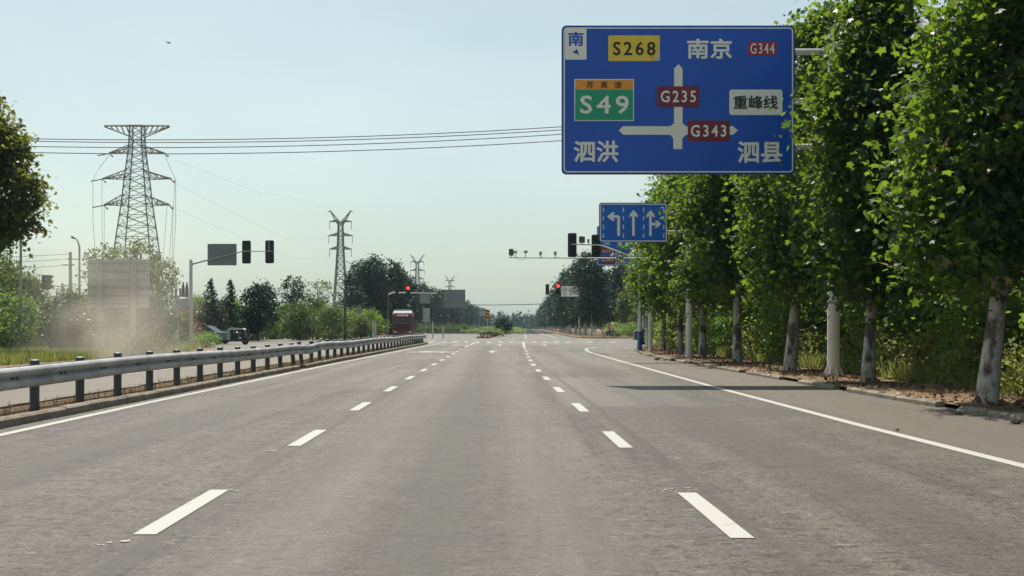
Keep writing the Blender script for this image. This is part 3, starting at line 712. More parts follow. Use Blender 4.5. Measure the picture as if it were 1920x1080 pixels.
# ------------------------------------------------------------------ text and sign tools
def text_obj(body, box, y, mat, parent, s, c, name='lettering', bold=0.02, depth=0.003):
    heavy = 0
    if ord(body[0]) > 1000: heavy, bold = bold * 0.9, 0.0
    else: bold *= 0.55
    """box in sign pixels x0,y0,x1,y1; c = (px, py) of local origin; s = pixels per metre."""
    cu = bpy.data.curves.new(name, 'FONT'); cu.body = body; cu.size = 1.0; cu.offset = bold; cu.resolution_u = 3; cu.extrude = 0.0
    if ord(body[0]) < 1000: cu.space_character = 1.28
    o = bpy.data.objects.new(name, cu); col.objects.link(o); bpy.context.view_layer.update()
    dg = bpy.context.evaluated_depsgraph_get()
    me = bpy.data.meshes.new_from_object(o.evaluated_get(dg)); bpy.data.objects.remove(o); bpy.data.curves.remove(cu)
    n = len(me.vertices); V = np.empty(n * 3); me.vertices.foreach_get('co', V); V = V.reshape(-1, 3)
    mn, mxx = V.min(0), V.max(0)
    x0, x1 = (box[0] - c[0]) / s, (box[2] - c[0]) / s; z0, z1 = (c[1] - box[3]) / s, (c[1] - box[1]) / s
    W = np.empty_like(V)
    W[:, 0] = x0 + (V[:, 0] - mn[0]) / (mxx[0] - mn[0]) * (x1 - x0); W[:, 2] = z0 + (V[:, 1] - mn[1]) / (mxx[1] - mn[1]) * (z1 - z0); W[:, 1] = y
    if heavy:
        q = max(x1 - x0, 0) * heavy / max(len(body), 1); F_ = [tuple(p.vertices) for p in me.polygons]; vs, fs = [], []
        for i, (a, b_) in enumerate(((0, 0), (q, 0), (-q, 0), (0, q), (0, -q), (q * .7, q * .7), (-q * .7, -q * .7), (q * .7, -q * .7), (-q * .7, q * .7))):
            A = W + np.array([a, -0.0004 * i, b_]); vs += A.tolist(); fs += [tuple(v + i * n for v in f) for f in F_]
        me = bpy.data.meshes.new(name); me.from_pydata(vs, [], fs); W = np.array(vs)
    me.vertices.foreach_set('co', W.reshape(-1)); me.materials.clear(); me.materials.append(mat); me.update(); me.name = name
    for p in me.polygons: p.material_index = 0
    return link(bpy.data.objects.new(name, me), parent)
def rrect(x0, z0, x1, z1, r, n=5):
    pts = []
    for cx, cz, a0 in ((x1 - r, z1 - r, 0), (x0 + r, z1 - r, 90), (x0 + r, z0 + r, 180), (x1 - r, z0 + r, 270)):
        for k in range(n + 1): a = R(a0 + 90 * k / n); pts.append((cx + r * math.cos(a), cz + r * math.sin(a)))
    return pts
class Sign:
    def __init__(s, root, scale, cx, cy, yf):
        k = (F / scale) / (F / scale + yf)          # the board hangs in front of its column
        s.r, s.s, s.c, s.yf = root, scale * k, (960 + (cx - 960) * k, HY + (cy - HY) * k), yf
    def L(s, x, y): return ((x - s.c[0]) / s.s, (s.c[1] - y) / s.s)
    def plate(s, name, box, r, mat, lay, parent=None, thick=0.002):
        x0, z1 = s.L(box[0], box[1]); x1, z0 = s.L(box[2], box[3]); y = s.yf - 0.003 * lay
        return MB().prism(rrect(x0, z0, x1, z1, r / s.s), y, y + thick).build(name, mat, parent or s.r, smooth=False)
    def ring(s, name, box, r, w, mat, lay, parent=None):
        x0, z1 = s.L(box[0], box[1]); x1, z0 = s.L(box[2], box[3]); w /= s.s; r /= s.s; y = s.yf - 0.003 * lay
        A = rrect(x0, z0, x1, z1, r); B = rrect(x0 + w, z0 + w, x1 - w, z1 - w, max(r - w, 0.002)); n = len(A)
        return MB().add([(a, y, b) for a, b in A] + [(a, y, b) for a, b in B], [(i, (i + 1) % n, n + (i + 1) % n, n + i) for i in range(n)]).build(name, mat, parent or s.r, smooth=False)
    def polys(s, name, polys, mat, lay, parent=None):
        mb = MB(); y = s.yf - 0.003 * lay
        for p in polys: mb.add([(s.L(*q)[0], y, s.L(*q)[1]) for q in p], [tuple(range(len(p)))])
        return mb.build(name, mat, parent or s.r, smooth=False)
    def text(s, body, box, mat, lay, parent=None, bold=0.02): return text_obj(body, box, s.yf - 0.003 * lay, mat, parent or s.r, s.s, s.c, bold=bold)

# ------------------------------------------------------------------ the big direction sign
D = 31.5; S = F / D
cz = (47.8 + 327) / 2; px0 = 1563; root = thing('direction_sign', 'big blue overhead direction sign with crossroads arrow and route numbers', 'road sign', (WX(px0, D), D, 0.08))
k0 = 3.483
def Z1(b): return tuple((1040 + v / k0) if i % 2 == 0 else (30 + v / k0) for i, v in enumerate(b))
sg = Sign(root, S, px0, HY + (EYE - 0.08) * S, -0.35)
MBp = sg.plate('panel', (1053, 47.8, 1490.7, 327), 9, M_rim, 0, thick=0.05)
face = sg.plate('panel_face', (1055, 49.8, 1488.7, 325), 8, M_blue, 1)
sg.ring('border', (1056.6, 51.4, 1487.2, 323.4), 7.5, 2.4, M_white, 2)
cp = sg.plate('compass_plate', Z1((68, 83, 208, 285)), 1, M_white, 3)
sg.text('南', Z1((90, 106, 186, 195)), M_blue, 4, cp, 0.028)
sg.polys('arrow', [[Z1(p) for p in ((146, 216), (160, 258), (141, 244), (115, 242))]], M_rim, 4, cp)
def shield(name, box, mat, body, tb, tmat, r=2.0, lay=4, bold=0.03, parent=None):
    p = sg.plate(name, Z1(box), r, mat, lay, parent); sg.text(body, Z1(tb), tmat, lay + 2, p, bold); return p
yp = shield('route_plate', (350, 127, 687, 295), M_yel, 'S268', (380, 168, 658, 258), M_ink)
yp['label'] = 'yellow route plate S268 with one corner peeling'
sg.polys('peeled_corner', [[Z1(p) for p in ((650, 294), (687, 292), (687, 165), (676, 205), (664, 262))]], paint('peeled_foil', (0.66, 0.62, 0.42), 0.3), 8, yp)
sg.polys('crease', [[Z1(p) for p in ((618, 255), (650, 294), (654, 292), (624, 255))]], paint('crease_dark', (0.42, 0.28, 0.06), 0.4), 8, yp)
sg.text('南京', Z1((868, 151, 1154, 277)), M_white, 4, None, 0.028)
shield('route_plate', (1265, 168, 1447, 258), M_redsign, 'G344', (1278, 178, 1435, 248), M_white, 0.6, bold=0.02)
cross = [(808, 314), (835, 345), (835, 700), (857, 720), (1165, 720), (1197, 748), (1165, 776), (857, 776), (833, 800), (833, 870), (774, 870), (774, 800), (755, 776), (447, 776), (418, 748), (447, 720), (755, 720), (779, 700), (779, 345)]
sg.polys('crossroads_arrow', [[Z1(p) for p in cross]], M_cream, 4)
ex = sg.plate('expressway_plate', Z1((128, 412, 518, 686)), 2, M_white, 3)
sg.plate('green_field', Z1((134, 481, 512, 680)), 1, M_green, 5, ex); sg.plate('orange_band', Z1((134, 418, 512, 479)), 1, M_orange, 5, ex)
sg.text('苏', Z1((208, 428, 252, 472)), M_ink, 7, ex, 0.01); sg.text('高', Z1((302, 428, 342, 472)), M_ink, 7, ex, 0.01); sg.text('速', Z1((390, 428, 436, 472)), M_ink, 7, ex, 0.01)
sg.text('S49', Z1((166, 520, 484, 640)), M_white, 7, ex, 0.03)
shield('route_plate', (668, 460, 944, 594), M_maroon, 'G235', (692, 488, 922, 565), M_white, 3, 6)
shield('route_plate', (868, 684, 1142, 818), M_maroon, 'G343', (888, 712, 1120, 790), M_white, 3, 6)
shield('place_plate', (1140, 481, 1487, 647), M_white, '重峰线', (1168, 522, 1455, 608), M_ink, 5, 4, 0.022)
sg.text('泗洪', Z1((128, 818, 412, 952)), M_white, 4, None, 0.03); sg.text('泗县', Z1((1197, 822, 1483, 957)), M_white, 4, None, 0.03)
zt = WZ(48, D)
MB().lathe([(0.165, 0), (0.155, 0.3), (0.15, 4), (0.135, 8.6)], n=20).build('column', M_pole, root)
gs = MB().lathe([(0.27, -0.03), (0.27, 0.03)], n=20)
for k in range(8):
    a = k * math.pi / 4 + .2; c, s_ = math.cos(a), math.sin(a); t = 0.008
    pl = [(0.14, 0.02), (0.26, 0.02), (0.26, 0.08), (0.15, 0.32), (0.14, 0.32)]
    vs = [(r * c - t * s_, r * s_ + t * c, z) for r, z in pl] + [(r * c + t * s_, r * s_ - t * c, z) for r, z in pl]
    gs.add(vs, [(0, 1, 2, 3, 4), (9, 8, 7, 6, 5), (0, 5, 6, 1), (1, 6, 7, 2), (2, 7, 8, 3), (3, 8, 9, 4)])
gs.build('base_plate', M_pole, root, smooth=False)
for py in (101, 193, 278):
    z = WZ(py, D) - 0.08
    MB().tube([(0, 0, z), (-0.4, -0.22, z), (-6.3, -0.22, z)], [0.085, 0.08, 0.06], 12).build('arm', M_pole, root)
bk = MB()
for px in (1120, 1200, 1280, 1360, 1440): bk.span((px - px0) / S - .03, (px - px0) / S + .03, -0.30, -0.26, WZ(318, D) - .08, WZ(62, D) - .08)
bk.build('stiffener', M_galv, root)

# ------------------------------------------------------------------ lane arrow sign
D = 49.5; S = F / D; px0 = 1292
root = thing('lane_sign', 'blue lane sign with three white arrows, half hidden by leaves', 'road sign', (WX(px0, D), D, 0.08))
sg = Sign(root, S, px0, HY + (EYE - 0.08) * S, -0.25); k0 = 6.75
def Z7(b): return tuple((1040 + v / 6.75) if i % 2 == 0 else (360 + v / 6.75) for i, v in enumerate(b))
sg.plate('panel', Z7((562, 135, 1430, 637)), 5, M_rim, 0, thick=0.04); sg.plate('panel_face', Z7((568, 141, 1424, 631)), 4.5, M_blue2, 1)
sg.ring('border', Z7((574, 148, 1420, 627)), 4.5, 1.9, M_white, 2)
ds = []
for x in (617, 870, 1126, 1380):
    for a, b in ((195, 256), (305, 357), (415, 470), (525, 580)): ds.append([Z7(p) for p in ((x - 6, a), (x + 6, a), (x + 6, b), (x - 6, b))])
for q in ds: sg.polys('lane_dash', [q], M_white, 2)
sg.polys('turn_arrow', [[Z7(p) for p in ((790, 555), (828, 555), (828, 315), (812, 293), (740, 293), (765, 255), (725, 258), (663, 309), (725, 364), (765, 362), (740, 326), (790, 326))]], M_white, 2)
sg.polys('ahead_arrow', [[Z7(p) for p in ((980, 555), (1013, 555), (1013, 300), (1052, 325), (1048, 283), (998, 226), (948, 283), (945, 325), (980, 300))]], M_white, 2)
sg.polys('ahead_or_right_arrow', [[Z7(p) for p in ((1195, 557), (1228, 557), (1228, 425), (1285, 425), (1268, 458), (1300, 448), (1350, 405), (1300, 362), (1268, 355), (1285, 388), (1228, 388), (1228, 302), (1266, 327), (1262, 285), (1213, 228), (1163, 285), (1160, 327), (1195, 302))]], M_white, 2)
MB().lathe([(0.14, 0), (0.13, 0.3), (0.11, 6.6)], n=16).build('column', M_pole, root)
MB().lathe([(0.23, -0.03), (0.23, 0.03), (0.15, 0.05), (0.14, 0.3)], n=16).build('base_plate', M_pole, root)
for py in (400, 435):
    z = WZ(py, D) - .08; MB().tube([(0, 0, z), (-.3, -.15, z), (-3.2, -.15, z)], [0.06, 0.055, 0.045], 10).build('arm', M_pole, root)

# ------------------------------------------------------------------ third direction sign, mostly hidden
D = 75.0; S = F / D; px0 = 1213
root = thing('direction_sign', 'smaller blue route sign partly hidden behind the lane sign and signal arm', 'road sign', (WX(px0, D), D, 0.08))
sg = Sign(root, S, px0, HY + (EYE - 0.08) * S, -0.2)
sg.plate('panel', (1119, 424, 1182, 498.5), 3, M_rim, 0, thick=0.04); sg.plate('panel_face', (1119.7, 424.7, 1181.3, 497.8), 3, M_blue2, 1)
sg.ring('border', (1120.2, 425.2, 1180.8, 497.3), 3, 1.0, M_white, 2)
sg.plate('route_plate', Z7((575, 705, 752, 786)), 1, M_maroon, 3); sg.text('G235', Z7((597, 727, 738, 768)), M_white, 5, None, 0.02)
sg.plate('route_plate', Z7((585, 815, 765, 905)), 1, M_maroon, 3); sg.text('G343', Z7((597, 838, 735, 882)), M_white, 5, None, 0.02)
sg.text('南', Z7((628, 590, 700, 670)), M_white, 4); sg.polys('arrow', [[Z7(p) for p in ((812, 685), (835, 685), (835, 650), (860, 655), (824, 600), (788, 655), (812, 650))]], M_white, 3)
sg.polys('arrow_head', [[Z7(p) for p in ((870, 875), (895, 892), (870, 908))]], M_white, 3)
MB().lathe([(0.11, 0), (0.10, 0.3), (0.085, 6.9)], n=14).build('column', M_pole, root)
for py in (445, 480):
    z = WZ(py, D) - .08; MB().tube([(0, 0, z), (-.3, -.12, z), (-2.8, -.12, z)], [0.05, 0.045, 0.04], 8).build('arm', M_pole, root)
MB().box((-0.15, -0.14, 1.55), (0.24, 0.16, 0.75)).build('control_box', M_polegrey, root, bevel=0.01)

# ------------------------------------------------------------------ traffic signals
def signal_head(parent, x, y, z, h, w, lit=None, front=-1, three=True):
    """One signal head centred at x,z. front=-1 faces the camera side."""
    mb = MB().prism(rrect(x - w / 2, z - h / 2, x + w / 2, z + h / 2, w * 0.16), y, y + 0.12)
    hd = mb.build('signal_head', M_black, parent, smooth=False)
    for k in range(3):
        zz = z + (1 - k) * h * 0.31; r = w * 0.34; yf = y - 0.001 if front < 0 else y + 0.121
        m = M_lamp if lit == k else M_glass
        MB().lathe([(r, 0), (r * .8, -0.03 * (1 if front < 0 else -1)), (r * .3, -0.045 * (1 if front < 0 else -1))], (x, yf, zz), 14, 'y').build('lens', m, hd)
        if front < 0 and lit is not None or front > 0:
            v = []; fs = []; n = 9; dy = -0.2 if front < 0 else 0.2
            for q in range(n):
                a = R(-20 + 220 * q / (n - 1)); ca, sa = math.cos(a) * (r + .01), math.sin(a) * (r + .01)
                v += [(x + ca, yf, zz + sa), (x + ca, yf + dy, zz + sa)]
            for q in range(n - 1): fs.append((2 * q, 2 * q + 1, 2 * q + 3, 2 * q + 2))
            MB().add(v, fs).build('visor', M_black, hd)
    return hd
def camera_unit(parent, x, y, z, s=1.0, kind='box'):
    if kind == 'box':
        mb = MB().span(x - .07 * s, x + .07 * s, y - .18, y + .15, z + .1, z + .26).tube([(x, y, z), (x, y, z + .12)], .02, 6).span(x - .09 * s, x + .09 * s, y - .22, y + .15, z + .262, z + .275)
    elif kind == 'dome':
        mb = MB().tube([(x, y, z - .05), (x, y, z + .22)], .02, 6).lathe([(.1, .22), (.11, .3), (.07, .36), (.01, .38)], (x, y, z), 12)
    else:
        mb = MB().tube([(x, y, z), (x, y, z + .1)], .02, 6).prism(rrect(x - .12 * s, z + .08, x + .12 * s, z + .42, .05), y - .1, y + .05)
    return mb.build('camera', M_polegrey if kind != 'flood' else paint('lamp_dark', (0.10, 0.12, 0.10), 0.5), parent)
D = 67.0; px0 = 1200
root = thing('traffic_signal', 'traffic signal on a blue footed white pole, two dark heads on a bent arm', 'traffic light', (WX(px0, D), D, 0.08))
bx = WX(px0, D)
def lx(px, dd=None): return WX(px, D) - bx
def lz(py): return WZ(py, D) - 0.08
MB().lathe([(0.115, 0), (0.115, 1.02)], n=16).build('painted_foot', paint('foot_blue', (0.03, 0.09, 0.30), 0.5), root)
MB().lathe([(0.11, 1.0), (0.09, 5.6)], n=16).build('pole', M_pole, root)
MB().lathe([(0.2, -0.03), (0.2, 0.04)], n=16).build('base_plate', M_polegrey, root)
MB().tube([(0, 0, lz(487)), (lx(1190), -.05, lz(483.5)), (lx(1130), -.05, lz(461)), (lx(1122), -.05, lz(459.5)), (lx(1071), -.05, lz(458))], [0.06, 0.055, 0.04, 0.038, 0.03], 10).build('arm', M_pole, root)
signal_head(root, lx(1073), 0.0, lz(459.5), 45 / 35.8, 16.5 / 35.8); signal_head(root, lx(1117.5), 0.0, lz(462), 44 / 35.8, 16.5 / 35.8)
camera_unit(root, lx(1091), -.05, lz(458.5), 1.3, 'flood'); camera_unit(root, lx(1103), -.05, lz(459), .8, 'box')
MB().span(lx(1114), lx(1190), -.01, .02, lz(461.5), lz(460.5)); 
D = 65.0; px0 = 1219.5; bx = WX(px0, D)
root = thing('camera_mast', 'plain white pole with a long thin horizontal arm of traffic cameras', 'camera mast', (bx, D, 0.08))
MB().lathe([(0.115, 0), (0.11, 0.4), (0.085, 5.4)], n=16).build('pole', M_pole, root)
MB().lathe([(0.2, -0.03), (0.2, 0.04)], n=16).build('base_plate', M_polegrey, root)
MB().tube([(0, 0, lz(485)), (lx(1180), -.03, lz(484.5)), (lx(1100), -.03, lz(484)), (lx(954), -.03, lz(483))], [0.055, 0.05, 0.035, 0.026], 8).build('arm', M_pole, root)
camera_unit(root, lx(958.5), -.03, lz(482.5), 1.0, 'flood')
camera_unit(root, lx(966), -.03, lz(483), .7, 'dome'); camera_unit(root, lx(985.5), -.03, lz(482.5), 1.0, 'dome')
for px in (1013.5, 1041, 1095.5): camera_unit(root, lx(px), -.03, lz(482.5), .9, 'box')
MB().tube([(lx(968), -.03, lz(481)), (lx(973), -.03, lz(486)), (lx(980), -.03, lz(488)), (lx(985), -.03, lz(485))], .01, 5).build('cable', M_wire, root)
MB().tube([(lx(1148), -.03, lz(484)), (lx(1148), -.1, lz(479))], .02, 5).tube([(lx(1148) - .09, -.1, lz(480)), (lx(1148) + .09, -.1, lz(476))], .045, 8).build('camera', M_pole, root)
sg = Sign(root, F / D, px0, HY + (EYE - 0.08) * F / D, -0.1)
ps = sg.plate('camera_warning_plate', Z7((770, 768, 880, 925)), .8, paint('plate_grey', (0.62, 0.66, 0.68), .5), 0, thick=0.02)
sg.plate('blue_square', Z7((785, 780, 864, 882)), .5, M_rim, 1, ps); sg.plate('white_square', Z7((797, 794, 852, 868)), .3, M_white, 2, ps)
sg.polys('camera_symbol', [[Z7(p) for p in ((803, 820), (828, 812), (845, 838), (838, 846), (820, 838), (806, 832))], [Z7(p) for p in ((824, 838), (834, 842), (828, 856), (812, 856), (812, 850), (824, 850))]], M_ink, 4, ps)
sg.text('电子警察', Z7((778, 892, 872, 918)), M_ink, 3, ps, 0.0)

# round prohibition sign and text plate on its own post
D = 72.0; px0 = 1196.5; bx = WX(px0, D)
root = thing('prohibition_sign', 'round red rimmed sign over a small white text plate, behind the blue footed pole', 'road sign', (bx, D, 0.08))
MB().lathe([(0.045, -.02), (0.04, 3.1)], n=10).build('post', M_polegrey, root)
cx_ = lx(1199.5); czz = lz(559.5)
MB().lathe([(0.28, 0), (0.28, .02)], (cx_, -.08, czz), 24, 'y').build('disc', M_white, root)
rg = MB(); n = 24
vs = [(cx_ + .28 * math.cos(2 * math.pi * k / n), -.083, czz + .28 * math.sin(2 * math.pi * k / n)) for k in range(n)] + [(cx_ + .20 * math.cos(2 * math.pi * k / n), -.083, czz + .20 * math.sin(2 * math.pi * k / n)) for k in range(n)]
rg.add(vs, [(i, (i + 1) % n, n + (i + 1) % n, n + i) for i in range(n)]).build('red_ring', paint('ring_red', (0.6, .02, .02), .4), root, smooth=False)
sg = Sign(root, F / D, px0, HY + (EYE - 0.08) * F / D, -0.08)
pl = sg.plate('text_plate', (1188.5, 568, 1209.5, 583), .5, M_white, 0, thick=.02)
sg.text('禁', (1190.5, 569.3, 1197.5, 575), M_ink, 1, pl, 0.02); sg.text('止', (1200.5, 569.3, 1207.5, 575), M_ink, 1, pl, 0.02)
sg.text('通', (1190.5, 576.5, 1197.5, 582), M_ink, 1, pl, 0.02); sg.text('行', (1200.5, 576.5, 1207.5, 582), M_ink, 1, pl, 0.02)

# near left signal mast (backs toward us)
D = 80.0; px0 = 358; bx = WX(px0, D)
root = thing('traffic_signal', 'signal mast left of the road with a grey sign back and two black heads', 'traffic light', (bx, D, -0.03))
def lz(py): return WZ(py, D) + 0.03
MB().lathe([(0.13, 0), (0.12, .4), (0.10, lz(487))], n=16).build('pole', M_pole, root)
MB().tube([(0, 0, lz(496)), (lx(372), 0, lz(492)), (lx(440), 0, lz(475)), (lx(455), 0, lz(471)), (lx(512), 0, lz(471))], [0.06, 0.055, 0.045, 0.04, 0.028], 8).build('arm', M_polegrey, root)
MB().prism(rrect(lx(388.5), lz(497.5), lx(443), lz(457), .05), 0.08, 0.12).build('sign_panel', M_back, root, smooth=False)
h1 = signal_head(root, lx(461.5), 0.05, lz(472.5), 43 / 30, 16 / 30, front=1); h2 = signal_head(root, lx(505), 0.05, lz(472), 43 / 30, 16 / 30, front=1)
MB().span(lx(503.5), lx(505), -0.02, 0.03, lz(471), lz(452)).build('bracket', M_polegrey, root)
camera_unit(root, lx(364), 0, lz(618), .8, 'box')

# far signal, right side
D = 188.0; px0 = 1086; bx = WX(px0, D)
root = thing('traffic_signal', 'distant signal with a red light and white twin circle speed board', 'traffic light', (bx, D, 0.05))
def lz(py): return WZ(py, D) - .05
MB().lathe([(0.14, 0), (0.10, lz(540))], n=12).build('pole', M_polegrey, root)
MB().tube([(0, 0, lz(545)), (lx(1060), 0, lz(542.5)), (lx(1024), 0, lz(542.5))], [.08, .06, .05], 8).build('arm', M_pole, root)
signal_head(root, lx(1026.3), -.2, lz(542.5), 19.5 / 12.77, 7 / 12.77); signal_head(root, lx(1046.5), -.2, lz(542.5), 20 / 12.77, 8.5 / 12.77, lit=0)
sg = Sign(root, F / D, px0, HY + (EYE - .05) * F / D, -0.2)
b = sg.plate('speed_board', (1052.5, 536.5, 1086, 556), .4, M_white, 0, thick=.05)
for cx in (1058.7, 1071.0):
    sg.ring('speed_ring', (cx - 4.4, 539, cx + 4.4, 547.8), 4.3, .9, M_ink, 1, b)
sg.text('70', (1056.3, 541.5, 1061.1, 545.3), M_ink, 1, b, .03); sg.text('60', (1068.6, 541.5, 1073.4, 545.3), M_ink, 1, b, .03)
sg.polys('caption_marks', [[(x, 550), (x + 4, 550), (x + 4, 552), (x, 552)] for x in (1056.7, 1069)], M_ink, 1, b)
# far signal, left side
D = 190.0; px0 = 728; bx = WX(px0, D)
root = thing('traffic_signal', 'distant signal glowing red above the red truck, before the tall trees', 'traffic light', (bx, D, -.03))
MB().lathe([(0.11, 0), (0.09, lz(548))], n=12).build('pole', M_postm, root)
MB().tube([(0, 0, lz(551)), (lx(738), 0, lz(547.5)), (lx(760), 0, lz(548)), (lx(819), 0, lz(549))], [.1, .09, .07, .05], 8).build('arm', M_pole, root)
signal_head(root, lx(744.5), -.2, lz(549), 18 / 12.6, 7 / 12.6); signal_head(root, lx(765.5), -.2, lz(547.5), 26 / 12.6, 8.5 / 12.6, lit=0)
for px in (781, 794, 819): camera_unit(root, lx(px), 0, lz(548.5), 1.4, 'dome')
MB().prism(rrect(lx(787), lz(568), lx(806.5), lz(549), .05), .1, .15).build('sign_panel', M_back, root, smooth=False)

# red-lit and plain sign backs
def board_back(label, d, px0, px1, py0, py1, posts, base=-0.03, mat=None, ribs=3, name='road_sign', pm=None, rm=None):
    bx = WX((px0 + px1) / 2, d); r = thing(name, label, 'road sign', (bx, d, base)); zt, zb = WZ(py0, d) - base, WZ(py1, d) - base
    hw = (px1 - px0) / 2 * d / F
    MB().prism(rrect(-hw, zb, hw, zt, .06), .06, .10).build('panel', mat or M_back, r, smooth=False)
    if ribs:
        mb = MB()
        for k in range(ribs): z = zb + (zt - zb) * (k + .5) / ribs; mb.span(-hw * .98, hw * .98, .02, .058, z - .04, z + .04)
        mb.build('stiffener', rm or M_galv, r)
    for px, w in posts:
        x = WX(px, d) - bx; MB().lathe([(w, 0), (w * .9, zt)], (x, -.02 - w, 0), 12).build('post', pm or M_polegrey, r)
    return r
board_back('wide grey sign back beyond the junction, right of the small grey one', 232, 827, 872.5, 543, 577.8, ((830, .11),), ribs=3, pm=M_postm)
board_back('small pale sign back low beside the striped hazard board', 260, 898, 911, 583.5, 592, ((899, .06),), base=-.03, mat=paint('pale_back', (.5, .55, .55), .5), ribs=0)
board_back('upright grey sign back on one thin post right of the truck', 150, 793, 806, 578, 604.5, ((798, .06),), mat=paint('pale_back2', (.42, .42, .38), .5), ribs=0)
r_ = board_back('round grey sign back on a thin pole left of the tall trees', 130, 668, 676, 578, 588, ((670.3, .045),), ribs=0)
board_back('grey square sign back on a slim white pole under the second pylon', 135, 627, 637, 566, 578, ((632, .05),), ribs=0)
# the dusty billboard
bb = board_back('big pale sign back on two posts, standing in blowing dust', 60, 163.5, 278.5, 486.5, 577, ((189, .17), (251, .17)), mat=paint('dusty_panel', (.62, .58, .54), .6), ribs=6, rm=paint('dusty_rib', (.46, .43, .40), .6))
# hazard board
D = 160; bx = WX(914, D)
root = thing('hazard_sign', 'slanted black and yellow striped hazard board on the far median nose', 'road sign', (bx, D, .12))
def lz(py): return WZ(py, D) - .12
MB().lathe([(.04, 0), (.035, lz(584))], n=10).build('post', M_pole, root)
hw = 4.3 * D / F; MB().span(-hw, hw, -.06, -.03, lz(598), lz(580.5)).build('board', paint('hazard_yellow', (.85, .42, .05), .5), root)
st = MB(); H_ = lz(580.5) - lz(598); zb = lz(598)
for k in range(3):
    z0 = zb + H_ * (.02 + k * .34)
    q = [(-hw, z0 + H_ * .32), (-hw, z0 + H_ * .15), (hw, z0 - H_ * .02 if k else zb), (hw, z0 + H_ * .13)]
    st.add([(a, -.064, min(b, zb + H_)) for a, b in q], [(0, 1, 2, 3)])
st.build('stripe', M_ink, root, smooth=False)
# far median furniture: guard rail, shrub, hedge
fg = thing('guard_rail', 'short dark guard rail rounding the nose of the far median', 'guard rail', (WX(914, 160), 160, .13))
pts = [(2.1, 70, .55), (1.3, 30, .55), (.75, 4, .55), (.45, .5, .55), (0, -.7, .55), (-.5, .2, .55), (-.9, 3, .55), (-1.2, 30, .55)]
MB().tube([(x, y, z) for x, y, z in pts], .12, 6).build('rail', M_postm, fg)
for i, (x, y, z) in enumerate(pts): MB().lathe([(.07, 0), (.07, .62)], (x, y, 0), 8).build('post', M_postm, fg)
mt1 = tree('round_tree', 'small dark round tree on the far median behind the hazard board', 'tree', (WX(943, 190), 190, .1), 51, 2.7, 1.25, .6, 'round', 60, 40, .25, .22, 'quad', M_pop, M_bark2, .08, nlimb=6)
hg = shrub('bush', 'pale yellow green bush low on the far median nose', (WX(930, 175), 175, .12), 52, .75, .9, 30, .15, M_blade, None, nclump=40, cat='bush')
GM = 'dark hedge bushes running down the far median'
for k in range(26):
    yy = 200 + k * 14; c = place(s1, (FX(-3.8, yy), yy, .1), k * 1.3, (.8, 3.2, .5), 'dark clipped bush running down the far median', group=GM)

# ------------------------------------------------------------------ far rows of trees
GR = 'tall trees lining the far road on the right'; LR = 'tall dark tree with limewashed trunk in the row right of the far road'
fr = tree('roadside_tree', LR, 'tree', (FX(10.6, 196), 196, .08), 61, 12.4, 3.0, 2.2, 'plane', 300, 34, .42, .38, 'quad', M_pop, M_lime, .17, (.5, 0), GR, nlimb=12)
fr2 = tree('roadside_tree', LR, 'tree', (FX(11.4, 208), 208, .08), 62, 12.0, 3.0, 2.4, 'column', 280, 34, .42, .38, 'quad', M_pop, M_lime, .16, (-.3, 0), GR, nlimb=12)
rng = random.Random(9)
ORD = ['fourth', 'fifth', 'sixth', 'seventh', 'eighth']; oi_ = 0
fr['label'] = 'second tall dark tree from the junction in the row right of the far road'; fr2['label'] = 'third tall dark tree from the junction in the row right of the far road'
y = 219
while y < 820:
    place(rng.choice((fr, fr2)), (FX(10.9, y) + rng.uniform(-.5, .5), y, .08), rng.uniform(0, 6.28), rng.uniform(.86, 1.04), (ORD[oi_] + ' tall dark tree from the junction in the row right of the far road') if oi_ < 5 else 'tall dark tree far down the row right of the far road', group=GR); oi_ += 1; y += 11 + (y - 200) * .012
y = 200
while y < 560: place(rng.choice((fr, fr2)), (FX(17.5, y) + rng.uniform(-1, 1), y + 4, .0), rng.uniform(0, 6.28), rng.uniform(.8, 1.0), 'tall dark tree in the second rank behind the row right of the far road', group=GR); y += 17
place(fr2, (WX(1109, 176), 176, .08), 2.0, .84, 'tree with a twin limewashed trunk, nearest of the far right row', group=GR)
# pale willows and poplars along the side street, right
GW = 'loose grey green trees along the side street'; LW = 'loose grey green tree along the side street right of the far row'
wt = tree('poplar_tree', LW, 'tree', (20.5, 205, 0), 63, 11.0, 2.5, .8, 'column', 210, 34, .5, .36, 'quad', M_sage, M_bark2, .14, (0, 0), GW, nlimb=10)
for (x, y, s) in ((17.6, 190, .72), (22.5, 196, 1.0), (24.5, 210, 1.05), (26, 185, .8), (29, 200, 1.0), (31, 180, .9), (19.5, 176, .5), (34, 190, 1), (38, 176, 1.0), (16.8, 172, .34), (21.5, 170, .38), (25, 168, .36)):
    place(wt, (x, y, 0), rng.uniform(0, 6.28), s, LW, group=GW)
GK = 'low shrubs along the side street'
for k in range(16): place(s1, (13.5 + k * 2.2, 164 + rng.uniform(-1, 3), 0), rng.uniform(0, 6), (1.2, 1.2, .75), 'low grey green shrub along the side street beyond the motorcycle', group=GK)
